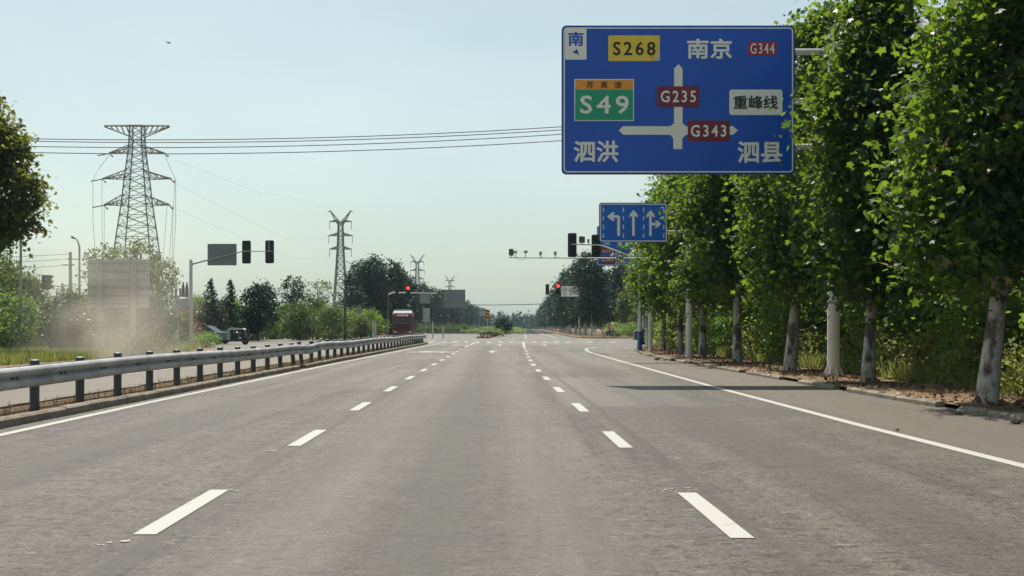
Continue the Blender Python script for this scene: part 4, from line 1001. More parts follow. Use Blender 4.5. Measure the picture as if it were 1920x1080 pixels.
# left row
GL = 'tall dark trees lining the far road on the left'; LL = 'tall dark tree in the row left of the far road'
fl = tree('poplar_tree', LL, 'tree', (-23.5, 214, 0), 64, 13.0, 2.7, .8, 'column', 300, 32, .45, .40, 'quad', M_pop, M_bark2, .18, (0, 0), GL, nlimb=10)
fl['label'] = 'tallest middle tree of the dark clump left of the red truck'
for (x, y, s, lb) in ((-26.3, 218, .93, 'tall tree on the left flank of the dark clump beside the truck'), (-21.0, 222, .98, 'tall dark tree directly above the red truck cab'), (-24.5, 232, 1.02, 'tree filling the back of the dark clump left of the truck'), (-27.6, 226, .72, 'shorter tree on the far left of the dark clump'), (-19.9, 238, .86, 'dark tree right behind the distant red signal'), (-22.4, 246, 1.0, 'tall dark tree behind the distant signal arm'), (-29.6, 222, .45, 'lowest outermost tree of the dark clump, by the second pylon'), (-25.6, 208, .62, 'low tree in front of the dark clump')):
    place(fl, (x, y, 0), rng.uniform(0, 6.28), s, lb, group=GL)
y = 262
while y < 900: place(fl, (-26.0 + .0104 * y + rng.uniform(-.8, .8), y, 0), rng.uniform(0, 6.28), rng.uniform(.80, 1.0), LL, group=GL); y += 13 + (y - 250) * .012
y = 290
while y < 620: place(fl, (-31.0 + .0104 * y + rng.uniform(-.8, .8), y, 0), rng.uniform(0, 6.28), rng.uniform(.7, .9), LL, group=GL); y += 24

# ------------------------------------------------------------------ left side trees
lt = tree('plane_tree', 'big leafy tree leaning in from the left edge of the photo', 'tree', (-23.3, 56, -.02), 71, 11.2, 2.35, 4.9, 'plane', 330, 60, .30, .20, 'lobed', M_autumn, M_bark, .22, (0.3, 0), nlimb=24)
def conifer(name, label, loc, seed, H, rad, n, leaf, group=None):
    rg_ = np.random.RandomState(seed); root = thing(name, label, 'tree', loc, 0, group); P = []; mb = MB(); mb.tube([(0, 0, -.1), (0, 0, H)], [H * .018, .02], 8)
    z = H * .06
    while z < H * .97:
        t = z / H; L_ = rad * (1 - t) ** 1.2 * 1.25 * rg_.uniform(.75, 1.15) + .08
        for q in range(int(5 + 4 * (1 - t))):
            a = rg_.uniform(0, 6.28); ll = L_ * rg_.uniform(.7, 1.15); tip = np.array([math.cos(a) * ll, math.sin(a) * ll, z - .1 * ll + .12])
            mb.tube([(0, 0, z), tuple(tip)], [.02, .008], 4)
            m = int(n * ll / rad) + 4; s = rg_.uniform(.12, 1.0, m) ** .8
            P.append(np.array([0, 0, z])[None, :] + s[:, None] * (tip - np.array([0, 0, z]))[None, :] + rg_.normal(0, .02 + .07 * L_, (m, 3)) * np.array([1, 1, .35]))
        z += H * .035
    leaves('crown', np.concatenate(P), leaf, rg_, M_pine, root, 'quad', 1.0); mb.build('trunk', M_bark2, root); return root
d = 118
cf = conifer('cedar_tree', 'left of the two pointed cedars behind the parked car', (WX(395, d), d, 0), 81, WZ(522, d), 2.9, 34, .24)
c2 = place(cf, (WX(432, d + 6), d + 6, 0), 2.1, (.95, .95, WZ(529, d + 6) / WZ(527, d)), 'right of the two pointed cedars, darker, behind the cargo tricycle')
c3 = place(cf, (WX(414, d + 12), d + 12, 0), 1.1, (1.1, 1.1, .62), 'short broad cedar filling the gap between the two pointed cedars')
rd = tree('round_tree', 'dark round crowned tree right of the cedars', 'tree', (WX(484, 122), 122, 0), 82, WZ(537, 122), 1.75, 1.0, 'round', 170, 34, .30, .24, 'quad', M_pop, M_bark2, .10, nlimb=8)
place(rd, (WX(500, 140), 140, 0), 2, (.75, .75, 1.12), 'slimmer tree rising behind the dark round crowned one')
fe = tree('feathery_tree', 'slender feathery tree left of the second pylon', 'tree', (WX(550, 135), 135, 0), 83, WZ(519, 135), 1.6, 1.2, 'column', 130, 24, .20, .22, 'quad', M_pop, M_bark2, .10, nlimb=60, shell=.3)
vs_ = tree('feathery_tree', 'open vase shaped tree with visible branches beside the second pylon', 'tree', (WX(594, 138), 138, 0), 84, WZ(527, 138), 2.5, 2.0, 'vase', 120, 22, .22, .20, 'quad', M_sage, M_bark2, .11, nlimb=90, shell=.3)
ht = tree('hedgerow_tree', 'tall thin crowned tree behind the dusty sign back', 'tree', (WX(262, 82), 82, 0), 85, WZ(450, 82), 2.0, 1.5, 'vase', 150, 26, .24, .20, 'quad', M_sage, M_bark2, .12, nlimb=60, shell=.3)
place(ht, (WX(205, 86), 86, 0), 1.0, (1.0, 1.0, .97), 'thin crowned tree behind the left post of the dusty sign back')
place(ht, (WX(298, 88), 88, 0), 2.3, (.75, .75, .9), 'slim tree with a bare trunk right of the dusty sign back')
# hedgerow belts
GH = 'mixed green scrub trees along the left roadside'; LH = 'bushy green scrub tree in the thicket along the left roadside'
sc1 = tree('scrub_tree', LH, 'tree', (-27, 70, 0), 86, 4.2, 2.0, .3, 'round', 150, 40, .34, .20, 'quad', M_sage, M_bark2, .08, group=GH, nlimb=10)
sc2 = tree('scrub_tree', LH, 'tree', (-31, 78, 0), 87, 4.6, 2.2, .3, 'round', 150, 40, .36, .22, 'quad', M_bush, M_bark2, .09, group=GH, nlimb=10)
rng = random.Random(21)
spots = []
for px in range(-20, 345, 12): d = rng.uniform(66, 92); top = float(np.interp(px, [0, 22, 45, 60, 95, 130, 165, 280, 330], [480, 505, 560, 578, 575, 545, 545, 592, 590])) + rng.uniform(-12, 18); spots.append((px + rng.uniform(-6, 6), d, top))
for px in range(330, 700, 14): d = rng.uniform(122, 165); top = float(np.interp(px, [330, 400, 460, 520, 560, 640, 700], [575, 565, 580, 585, 570, 578, 590])) + rng.uniform(-8, 10); spots.append((px + rng.uniform(-6, 6), d, top))
for i, (px, d, top) in enumerate(spots):
    h = WZ(top, d); s = h / 4.4; nw = .72 if px < 345 else 1.0
    place(sc1 if px < 345 else rng.choice((sc1, sc2)), (WX(px, d), d, 0), rng.uniform(0, 6.28), (nw * max(.6, min(1.0, s)), nw * max(.6, min(1.0, s)), s), LH, group=GH)
place(sc2, (WX(12, 62), 62, -.02), 1, (.75, .75, .62), 'dark bush before the thicket near the left edge of the photo')
GD_ = 'low shrubs edging the left roadside'; LD = 'low pale shrub edging the left roadside thicket'
sw = shrub('shrub', LD, (-27, 88, 0), 88, 1.1, 1.1, 26, .15, M_sage, GD_, nclump=60)
for k in range(46):
    px = rng.uniform(0, 700); d = rng.uniform(60, 78) if px < 300 else rng.uniform(118, 160)
    place(sw, (WX(px, d), d, 0), rng.uniform(0, 6), rng.uniform(.5, 1.1), LD, group=GD_)
for px in range(640, 900, 12): d = 205 + (px - 640) * .5; place(sw, (WX(px, d), d, 0), px, (1.6, 1.2, 1.2 + (px % 5) * .15), LD, group=GD_)
rb = shrub('bush', 'rust red bush behind the left signal mast pole', (WX(345, 100), 100, 0), 89, 2.4, 1.2, 30, .17, M_red, None, nclump=60, cat='bush')
hb = shrub('bush', 'dark clipped hedge bush at the foot of the left signal mast', (WX(385, 84), 84, -.02), 90, .75, 1.1, 40, .10, M_bush, None, nclump=60, cat='bush')
for (px, d, t, lb) in ((125, 58, 600, 'small dusty tree before the left post of the big sign back'), (283, 62, 605, 'small rounded tree right of the big dusty sign back')):
    place(rd, (WX(px, d), d, -.02), px, (.62, .62, .5), lb)
# grass on the left roadside
rn = np.random.RandomState(6); n = 52000
gy = rn.uniform(34, 92, n); gx = np.interp(gy, [34, 60, 72, 84, 92], [-17.6, -17.6, -18, -20.3, -25]) - np.abs(rn.normal(0, 4.6, n))
tag(leaves('grass', np.stack([gx, gy, np.full(n, -.03)], 1), .38, rn, M_blade, None, 'blade', .1, True), 'dusty yellow green grass along the left roadside', 'grass', kind='stuff')
n = 16000; gy = rn.uniform(108, 160, n); gx = -26 - np.abs(rn.normal(0, 9, n)); sel = gy < 0
# distant woodland closing the horizon
rn = np.random.RandomState(8); P = []
for k in range(520):
    x = rn.uniform(-1500, 1500); yy = rn.uniform(1000, 1500) if abs(x) < 160 else rn.uniform(650, 1100)
    if k < 60: x, yy = 10 + rn.uniform(-60, 60), rn.uniform(930, 1040)
    elif -31 < x - .01 * yy < 12 and yy < 1150: yy = rn.uniform(1180, 1450)
    h = rn.uniform(9, 14) * (1 if abs(x) < 160 else .8); r = rn.uniform(4, 7); m = 90
    u = rn.normal(0, 1, (m, 3)); u /= np.linalg.norm(u, axis=1)[:, None]; P.append(np.array([x, yy, h * .5]) + u * np.array([r, r, h * .5]) * rn.uniform(.6, 1, (m, 1)))
P = np.concatenate(P)
tag(leaves('woodland', P, 2.6, rn, M_pop, None, 'quad', .5), 'hazy blue woodland closing the far end of the road', 'woodland', kind='stuff')

# ------------------------------------------------------------------ pylons
def lattice(mb, prof, wleg, wbr, steps):
    """prof: list (z, halfwidth)."""
    zs = [p[0] for p in prof]; hs = [p[1] for p in prof]
    def c(z, i): h = float(np.interp(z, zs, hs)); return [(-h, -h), (h, -h), (h, h), (-h, h)][i]
    for i in range(4):
        for a, b in zip(prof[:-1], prof[1:]): mb.bar((*c(a[0], i), a[0]), (*c(b[0], i), b[0]), wleg)
    for z0, z1 in zip(steps[:-1], steps[1:]):
        for i in range(4):
            j = (i + 1) % 4
            mb.bar((*c(z0, i), z0), (*c(z1, j), z1), wbr); mb.bar((*c(z0, j), z0), (*c(z1, i), z1), wbr); mb.bar((*c(z1, i), z1), (*c(z1, j), z1), wbr)
def crossarm(parent, z, ht, hw, half, w=.14, name='crossarm', rise=0.0):
    for sx in (-1, 1):
        mb = MB()
        for sy in (-1, 1):
            a0, a1, tip = (sx * hw, sy * hw, z), (sx * hw, sy * hw, z + ht), (sx * half, sy * .15, z + rise)
            mb.bar(a0, tip, w); mb.bar(a1, tip, w)
            for t in (.25, .5, .75):
                p = Vector(a0).lerp(Vector(tip), t); q = Vector(a1).lerp(Vector(tip), t); q2 = Vector(a1).lerp(Vector(tip), t - .25)
                mb.bar(p, q, w * .6); mb.bar(p, q2, w * .6)
        mb.build(name, M_steelt, parent, smooth=False)
D = 230.0; k_ = F / D
py = thing('pylon', 'large lattice pylon with a flat top bar, above the dusty sign back', 'pylon', (WX(257, D), D, -.03))
mb = MB(); lattice(mb, [(0, 4.6), (17.5, 2.9), (23.3, 2.2), (28.2, 1.75), (33.8, 1.15), (37.6, 1.05)], .20, .085, [0, 4.5, 8.5, 12, 15, 17.5, 19.5, 21.4, 23.3, 24.9, 26.5, 28.2, 29.6, 31, 32.4, 33.8, 35, 36.3, 37.6])
mb.build('tower', M_steelt, py, smooth=False)
crossarm(py, 32.7, 1.3, 1.15, 5.0, .16); crossarm(py, 28.1, 1.3, 1.7, 6.2, .16); crossarm(py, 23.4, 1.5, 2.2, 5.9, .16)
mb = MB()
for sx in (-1, 1):
    for sy in (-1, 1):
        mb.bar((0, sy * .5, 37.6), (sx * 5.8, sy * .2, 37.6), .2); mb.bar((sx * 1.0, sy * 1, 35.6), (sx * 5.8, sy * .2, 37.4), .18)
        for t in (.2, .4, .6, .8): mb.bar((sx * (1 + 4.8 * t), sy * .2, 37.6), (sx * (1 + 4.8 * (t - .15)), sy * .3, 35.6 + 1.8 * (t - .15)), .1)
mb.build('top_bar', M_steelt, py, smooth=False)
mb = MB()
for (x, z) in ((-4.9, 32.6), (5.0, 32.6), (-6.1, 28), (6.1, 28), (-5.8, 23.3), (5.8, 23.3)):
    s_ = 1 if x > 0 else 1
    mb.tube([(x, 0, z), (x + 1.1, -2, z - .8)], .16, 6); mb.tube([(x, 0, z), (x - 1.9 if x < 0 else x + .9, -1, z - .5)], .10, 6)
mb.build('insulator', paint('insulator', (.12, .11, .10), .4), py)
mb = MB()
for (x, z, dx) in ((-5, 32.3, -2.6), (5.0, 32.3, 2.2)):
    mb.tube([(x, 0, z), (x + dx * .5, -1, z - 2.2), (x + dx, -1, z - 4.5), (x + dx * 1.0, -1, z - 12), (x + dx * .6, -1, z - 26)], .035, 4)
for (x, z, dx) in ((-6.3, 28, .8), (6.8, 28, -.4), (-5.9, 23.2, .8), (6.4, 23.2, -.8), (5.4, 23.2, -1)):
    mb.tube([(x, 0, z), (x + dx * .4, -1, z - 9), (x + dx, -1, z - 20)], .03, 4)
mb.build('jumper_cable', M_wire, py)
D = 390.0
GPY = 'slender fork topped pylons'
py2 = thing('pylon', 'fork topped pylon in the middle distance, left of the tall trees', 'pylon', (WX(638.5, D), D, -.03), 0, GPY)
mb = MB(); lattice(mb, [(0, 2.6), (12, 1.75), (17.5, 1.35), (26, .85), (33.6, .62)], .34, .13, [0, 4, 8, 12, 15, 17.5, 19.5, 21.5, 23.3, 25, 26.6, 28.2, 29.8, 31.6, 33.6]); mb.build('tower', M_steelt, py2, smooth=False)
crossarm(py2, 25.2, .9, .9, 3.4, .22); crossarm(py2, 29.3, .9, .75, 3.7, .22); crossarm(py2, 33.6, .6, .7, 3.4, .22)
mb = MB()
for sx in (-1, 1):
    for sy in (-.5, .5): mb.bar((sx * .62, sy, 32.4), (sx * 3.2, sy * .4, 37.0), .24); mb.bar((0, sy, 33.2), (sx * 3.2, sy * .4, 37.0), .2); mb.bar((sx * 3.0, sy * .4, 36.8), (sx * 3.8, sy * .4, 36.6), .2)
mb.build('fork', M_steelt, py2, smooth=False)
mb = MB()
for z, x in ((25.2, 3.3), (29.3, 3.6), (33.6, 3.3)):
    for sx in (-1, 1): mb.tube([(sx * x, 0, z), (sx * x, 0, z - 2.4)], .09, 5)
mb.build('insulator', M_steelt, py2)
for (px, D, top, lb) in ((782.5, 640, 478, 'distant fork topped pylon rising behind the trees right of the truck'), (843.5, 905, 517, 'farther pale pylon above the wide grey sign back')):
    z = WZ(top, D); place(py2, (WX(px, D), D, 0), 0, (1.0, 1.0, z / 37.0), lb, group=GPY)
# overhead wires
GWI = 'overhead wires crossing the sky to the big sign'
def wire(pts, d, r, label, group=None, name='overhead_wire'):
    path = [Vector((WX(px, dd if dd else d), dd if dd else d, WZ(py_, dd if dd else d))) for px, py_, dd in pts]
    xs = [p.x for p in path]; t = np.linspace(0, 1, 40); q = np.array([(p.x, p.y, p.z) for p in path]); s0 = np.linspace(0, 1, len(path))
    if len(path) >= 3:
        cxz = np.polyfit(q[:, 0], q[:, 2], min(2, len(path) - 1)) ; X = np.linspace(q[0, 0], q[-1, 0], 40); Y = np.interp(X, q[:, 0], q[:, 1]); Zz = np.polyval(cxz, X)
    else: X = np.linspace(q[0, 0], q[-1, 0], 40); Y = np.interp(X, q[:, 0], q[:, 1]); Zz = np.interp(X, q[:, 0], q[:, 2])
    o = MB().tube(list(zip(X, Y, Zz)), r, 5).build(name, M_wire, None); o['label'] = label; o['category'] = 'wire'
    if group: o['group'] = group
    return o
nm = ['topmost', 'second from top', 'third from top', 'lowest']
for i, (a, b, c, e) in enumerate(((258, 262, 259, 237), (262, 268, 264, 243), (272, 277, 274, 250), (283, 289, 287, 261))):
    wire([(-200, a - 4, 100), (60, a, 100), (330, b, 100), (640, c, 100), (1052, e, 100), (1800, e - 70, 100)], 100, .034, f'{nm[i]} of the four thin wires crossing the sky to the big sign', GWI)
wire([(860, 571.5, 420), (1000, 570.5, 420), (1080, 567, 420)], 420, .12, 'thin wire crossing low above the far end of the road')
for i, (y0, y1, y2) in enumerate(((345, 420, 440), (392, 455, 480), (300, 360, 392))):
    o = wire([(330, y0, 232), (480, y1, 300), (617, y2, 388)], 0, .014, ('middle faint line sagging between the two nearest pylons', 'lowest faint line sagging between the two nearest pylons', 'uppermost faint line sagging between the two nearest pylons')[i])
# utility pole, lamp, small left things
D = 95.0; bx = WX(132, D)
def lz(py): return WZ(py, D)
up = thing('utility_pole', 'concrete utility pole with a crossarm left of the dusty sign back', 'utility pole', (bx, D, -.03))
MB().lathe([(.17, 0), (.11, lz(472))], n=10).build('pole', M_polegrey, up)
MB().span(lx(117), lx(140), -.06, .06, lz(497), lz(495)).span(lx(126), lx(150), -.06, .06, lz(486), lz(484.5)).build('crossarm', M_postm, up)
for i, y0 in enumerate((478, 487, 498)): wire([(-60, y0 + 6, D), (40, y0 + 3 + i, D), (131, y0 - 2, D)], D, .016, ('upper', 'middle', 'lower')[i] + ' thin wire running left from the utility pole')
bx = WX(149, 92); D = 92.0
sl_ = thing('street_lamp', 'curved street lamp just right of the utility pole', 'street lamp', (bx, D, -.03))
MB().tube([(0, 0, 0), (0, 0, lz(462)), (lx(146), 0, lz(452)), (lx(141), 0, lz(445))], [.11, .07, .05, .04], 10).build('pole', M_polegrey, sl_)
MB().prism([(lx(142.5), lz(447)), (lx(135), lz(441.5)), (lx(133.5), lz(444)), (lx(137), lz(447))], -.12, .12).build('lamp_head', M_postm, sl_)
D = 62.0; bx = WX(39, D)
lp = thing('lamp_column', 'slim grey column under the big tree at the left edge', 'pole', (bx, D, -.03))
MB().lathe([(.09, 0), (.06, lz(440))], n=10).build('pole', M_polegrey, lp)
D = 60.0; bx = WX(117, D)
ts = thing('traffic_signal', 'hooded black signal cluster facing sideways on a short arm, far left', 'traffic light', (bx, D, -.03))
MB().lathe([(.08, 0), (.06, lz(530))], n=10).build('pole', M_polegrey, ts)
MB().tube([(0, 0, lz(536)), (lx(97), 0, lz(534))], .035, 8).build('arm', M_polegrey, ts)
for q in (0, 1):
    x0 = lx(80 + q * 9); hd = MB().span(x0, x0 + .16, -.12, .12, lz(541.5), lz(514.5)).build('signal_head', M_black, ts)
    for k in range(3):
        zc = lz(519 + 9 * k); MB().add([(x0 + .16, -.1, zc + .09), (x0 + .16, .1, zc + .09), (x0 + .28, .1, zc + .08), (x0 + .28, -.1, zc + .08), (x0 + .16, -.13, zc - .06), (x0 + .16, .13, zc - .06)], [(0, 1, 2, 3), (0, 3, 4), (1, 5, 2)]).build('visor', M_black, hd)
D = 77.0
cb = thing('control_cabinet', 'grey roadside control cabinet left of the signal mast', 'cabinet', (WX(324, D), D, -.03))
MB().box((0, 0, .62), (.58, .4, 1.14)).build('body', M_polegrey, cb, bevel=.015); MB().box((0, 0, 1.215), (.66, .48, .05)).build('roof', M_polegrey, cb); MB().span(-.24, .24, -.225, -.205, .15, 1.1).build('door', paint('cabinet_door', (.36, .36, .35), .5), cb, bevel=.004)
MB().box((0, 0, .02), (.7, .5, .06)).build('plinth', M_kerb, cb)
D = 104.0; bx = WX(343, D)
tp = thing('transformer_pole', 'pole crossbar with a row of dark upright spikes, beside the signal mast', 'utility pole', (bx, D, -.03))
for px in (333, 351): MB().lathe([(.10, 0), (.08, lz(555))], (lx(px), 0, 0), 8).build('pole', M_polegrey, tp)
MB().span(lx(321), lx(354), -.08, .08, lz(556), lz(553.5)).build('crossbar', M_postm, tp)
for px, t, w in ((323, 537, .05), (330, 540, .07), (338, 541, .07), (343.5, 528, .12), (350.5, 528, .12)): MB().lathe([(w * 1.2, 0), (w * 1.1, .6), (w * .3, lz(t) - lz(554))], (lx(px), 0, lz(554)), 6).build('spike', M_postm, tp)
MB().box((lx(341), .1, lz(572)), (1.0, .7, 1.1)).build('transformer', M_polegrey, tp, bevel=.03)
D = 125.0
wp = thing('wooden_pole', 'dark bare wooden pole at the foot of the second pylon', 'utility pole', (WX(647, D), D, 0)); MB().lathe([(.14, 0), (.09, WZ(545, D))], n=8).build('pole', M_bark2, wp)
GT = 'slim white marker posts at the roadside thicket'
D = 150.0; mp = None
for (px, top, w) in ((700, 602, .13), (704.5, 603, .06), (811, 605, .07), (831, 612, .08)):
    o = thing('marker_post', 'slim white marker post before the roadside thicket beside the truck', 'post', (WX(px, D), D, 0), 0, GT)
    MB().lathe([(w, 0), (w, WZ(top, D))], n=8).build('post', M_pole, o); MB().lathe([(w * 1.05, 0), (w * 1.05, .15)], (0, 0, WZ(top, D)), 8).build('reflector', M_polegrey, o)

# ------------------------------------------------------------------ vehicles
def wheel(parent, x, y, r, w, name='wheel', axis='x'):
    a = MB().lathe([(r * .62, -w / 2), (r * .9, -w / 2), (r, -w * .35), (r, w * .35), (r * .9, w / 2), (r * .62, w / 2)], (x, y, r), 18, axis).build(name, M_rubber, parent)
    MB().lathe([(r * .15, -w * .55), (r * .6, -w * .42), (r * .6, w * .42), (r * .15, w * .55)], (x, y, r), 14, axis).build('rim', M_galv, a); return a
# red truck coming toward us
D = 158.0
tr = thing('truck', 'red cab truck with headlights waiting behind the guard rail', 'truck', (WX(755, D), D, .0), R(4))
Mred = paint('truck_red', (.19, .016, .026), .35, 0, .1); Mtarp = paint('tarp', (.40, .42, .42), .8, 0, .15)
cw = 1.25
MB().prism([(-.1, .45), (2.1, .45), (2.1, 2.95), (1.6, 3.15), (.25, 2.95), (0.0, 1.9), (-.1, 1.1)], -cw, cw, 'x').build('cab', Mred, tr, bevel=.05)
MB().prism([(.25, 3.0), (1.9, 3.14), (1.9, 3.38), (.9, 3.36), (.3, 3.1)], -cw * .9, cw * .9, 'x').build('roof_deflector', Mtarp, tr)
MB().add([(-cw * .86, -.03, 1.92), (cw * .86, -.03, 1.92), (cw * .82, .20, 2.68), (-cw * .82, .20, 2.68)], [(0, 1, 2, 3)]).build('windscreen', paint('truck_glass', (.05, .07, .07), .12), tr, smooth=False)
MB().add([(-cw * .92, -.10, 2.66), (cw * .92, -.10, 2.66), (cw * .86, .10, 2.98), (-cw * .86, .10, 2.98), (-cw * .92, -.08, 2.64), (cw * .92, -.08, 2.64), (cw * .86, .13, 2.96), (-cw * .86, .13, 2.96)], [(0, 1, 2, 3), (4, 7, 6, 5), (0, 4, 5, 1), (2, 6, 7, 3)]).build('sun_visor', Mred, tr, smooth=False)
vb = MB()
for k in range(4): vb.span(-.62 + k * .34, -.62 + k * .34 + .24, -.115, -.10, 2.70, 2.92)
vb.build('visor_lettering', M_white, tr)
MB().span(-cw * .72, cw * .72, -.16, -.10, 1.0, 1.72).build('grille', paint('grille', (.05, .01, .012), .5), tr)
MB().span(-cw, cw, -.26, 0, .32, .80).build('bumper', Mred, tr, bevel=.04)
for sx in (-1, 1):
    MB().prism([(sx * .72, .62), (sx * 1.16, .78), (sx * 1.16, .92), (sx * .72, .74)], -.29, -.255).build('headlight', paint('headlight', (.85, .85, .8), .2, 0, .02), tr)
    MB().tube([(sx * cw, .0, 2.6), (sx * (cw + .18), -.15, 2.6)], .02, 5).span(sx * (cw + .10), sx * (cw + .30), -.2, -.14, 1.9, 2.6).build('mirror', M_black, tr)
    for yy in (1.0, 4.2, 5.5, 8.6, 9.9): wheel(tr, sx * 1.08, yy, .5, .3)
MB().span(-1.2, 1.2, 2.5, 11.5, .95, 1.3).build('chassis', M_postm, tr)
MB().prism([(-1.26, 1.3), (1.26, 1.3), (1.26, 3.2), (1.0, 3.55), (-1.0, 3.55), (-1.26, 3.2)], 2.6, 12.2).build('cargo_body', paint('cargo_red', (.12, .02, .03), .5), tr, bevel=.04)
MB().prism([(-1.29, 2.6), (-1.31, 3.2), (-1.02, 3.6), (1.02, 3.6), (1.31, 3.2), (1.29, 2.6)], 2.5, 12.25).build('tarpaulin', Mtarp, tr)
# electric cargo tricycle
D = 97.0; bx = WX(446, D)
tk = thing('cargo_tricycle', 'small teal roofed cargo tricycle with an open bed, parked on the side street', 'tricycle', (bx, D, 0))
Mteal = paint('tricycle_teal', (.10, .22, .24), .5, 0, .1)
def kz(py): return WZ(py, D)
def kx(px): return (px - 446) * D / F
MB().span(kx(402), kx(428), -.45, .45, .38, .95).build('cargo_bed', Mteal, tk, bevel=.02)
MB().span(kx(403), kx(460), -.35, .35, .26, .36).build('chassis', M_postm, tk)
MB().span(kx(428), kx(433.5), -.45, .45, .36, kz(619)).build('rear_panel', paint('panel_pale', (.42, .46, .46), .5), tk)
MB().prism([(kx(428), kz(617.5)), (kx(433), kz(615)), (kx(457), kz(615.5)), (kx(460), kz(618)), (kx(428), kz(619))], -.5, .5).build('roof', paint('roof_pale', (.45, .52, .52), .5), tk)
MB().prism([(kx(456), .5), (kx(461.5), .5), (kx(459), kz(618)), (kx(456.5), kz(618))], -.42, .42).build('windscreen', M_glass, tk)
MB().span(kx(436), kx(447), -.35, .35, .36, .8).span(kx(435), kx(438), -.35, .35, .8, 1.2).build('seat', M_ink, tk)
MB().tube([(kx(460), 0, .25), (kx(456), 0, .95)], .03, 6).tube([(kx(456), -.3, .95), (kx(456), .3, .95)], .02, 6).build('steering_fork', M_postm, tk)
wheel(tk, kx(460), 0, .25, .12, axis='y'); wheel(tk, kx(410), -.42, .25, .12, axis='y'); wheel(tk, kx(410), .42, .25, .12, axis='y')
# dark parked car, left
def car(label, loc, rz, colr, L_=4.4, w=.88, name='car'):
    r = thing(name, label, 'car', loc, rz); P_ = [(-2.2, .3), (-2.2, .8), (-2.05, .92), (-1.2, 1.0), (1.45, .98), (2.0, .85), (2.2, .65), (2.2, .3)]
    MB().prism(P_, -w, w).build('body', colr, r, bevel=.07)
    mb = MB(); A = [(-1.75, .97), (-1.1, 1.43), (.35, 1.45), (1.15, .97)]
    vs = [(x, -w * (.93 if z < 1 else .75), z) for x, z in A] + [(x, w * (.93 if z < 1 else .75), z) for x, z in A]
    mb.add(vs, [(0, 1, 2, 3), (7, 6, 5, 4), (0, 4, 5, 1), (1, 5, 6, 2), (2, 6, 7, 3), (3, 7, 4, 0)]).build('windows', M_glass, r)
    MB().prism([(-1.08, 1.435), (.33, 1.455), (.3, 1.49), (-1.0, 1.475)], -w * .74, w * .74).build('roof', colr, r)
    for sx in (-1.35, 1.35):
        for sy in (-1, 1): wheel(r, sx, sy * (w - .08), .32, .2, axis='y')
    for sy in (-1, 1):
        MB().span(2.12, 2.22, sy * .5 - .18, sy * .5 + .18, .6, .76).build('headlight', paint('headlight', (.85, .85, .8), .2, 0, .02), r); MB().span(.7, .85, sy * (w + .0), sy * (w + .16), .95, 1.08).build('mirror', colr, r)
    return r
car('dark green car parked behind the left signal mast pole', (WX(385, 102), 102, 0), R(-8), paint('car_dark', (.018, .028, .030), .45, 0, .1))
# van half hidden behind the right-hand poles
D = 99.0
vn = thing('minivan', 'dark minivan half hidden behind the white poles on the side street', 'van', (WX(1216, D), D, 0), R(0))
Mvan = paint('van_dark', (.035, .045, .06), .3, .3, .1)
MB().prism([(-1.15, .35), (-1.15, 1.0), (-.55, 1.3), (-.15, 1.95), (3.4, 2.0), (3.5, .35)], -.85, .85).build('body', Mvan, vn, bevel=.06)
MB().add([(-.57, -.78, 1.32), (-.17, -.70, 1.9), (-.17, .70, 1.9), (-.57, .78, 1.32)], [(0, 1, 2, 3)]).build('windscreen', M_glass, vn, smooth=False)
for a, b in ((-.1, .75), (.85, 1.9), (2.0, 3.2)): MB().span(a, b, -.87, -.855, 1.25, 1.8).build('window', M_glass, vn)
MB().tube([(-.35, -.86, 1.25), (-.4, -1.05, 1.3)], .03, 5).span(-.5, -.38, -1.18, -1.0, 1.2, 1.42).build('mirror', M_white, vn)
for x in (-.4, 2.6):
    for y in (-.78, .78): wheel(vn, x, y, .32, .2, axis='y')

# ------------------------------------------------------------------ motorcycle and two riders
def skin_person(name, label, J, E, rad, loc, parts, rz=0):
    """Continuous body grown from a joint skeleton."""
    me = bpy.data.meshes.new(name); me.from_pydata([J[k] for k in J], [], []); keys = list(J)
    me = bpy.data.meshes.new(name); me.from_pydata([J[k] for k in keys], [(keys.index(a), keys.index(b)) for a, b in E], []); me.update()
    o = bpy.data.objects.new(name, me); col.objects.link(o); o.modifiers.new('skin', 'SKIN')
    for i, k in enumerate(keys):
        r = rad[k]; me.skin_vertices[0].data[i].radius = r if isinstance(r, tuple) else (r, r)
        me.skin_vertices[0].data[i].use_root = (k == 'pelvis')
    ss = o.modifiers.new('sub', 'SUBSURF'); ss.levels = 1; ss.render_levels = 1
    bpy.context.view_layer.update(); dg = bpy.context.evaluated_depsgraph_get()
    m2 = bpy.data.meshes.new_from_object(o.evaluated_get(dg)); bpy.data.objects.remove(o)
    m2.materials.clear()
    for m in parts: m2.materials.append(m)
    for p in m2.polygons:
        c = p.center; p.use_smooth = True
        p.material_index = MATSEL(c)
    b = link(bpy.data.objects.new('person', m2)); b.location = loc; b.rotation_euler = (0, 0, rz)
    tag(b, label, 'person'); return b
Mskin = paint('skin', (.42, .25, .17), .6); Mrshirt = paint('red_shirt', (.40, .03, .05), .8); Mtrous = paint('dark_trousers', (.03, .035, .05), .8); Mtan = paint('tan_shirt', (.50, .27, .18), .8); Mhelm = paint('helmet_white', (.75, .75, .72), .3)
D = 156.0; MX = WX(1142.5, D)
mc = thing('motorcycle', 'motorcycle carrying two people along the side street', 'motorcycle', (MX, D, 0))
def mwheel(x):
    a = MB().lathe([(.25, -.05), (.30, -.05), (.31, 0), (.30, .05), (.25, .05), (.25, -.05)], (x, 0, .31), 20, 'y', False).build('wheel', M_rubber, mc); sp_ = MB()
    for k in range(6): an = k * math.pi / 6; sp_.bar((x - .26 * math.cos(an), 0, .31 - .26 * math.sin(an)), (x + .26 * math.cos(an), 0, .31 + .26 * math.sin(an)), .02)
    sp_.build('spokes', M_galv, a)
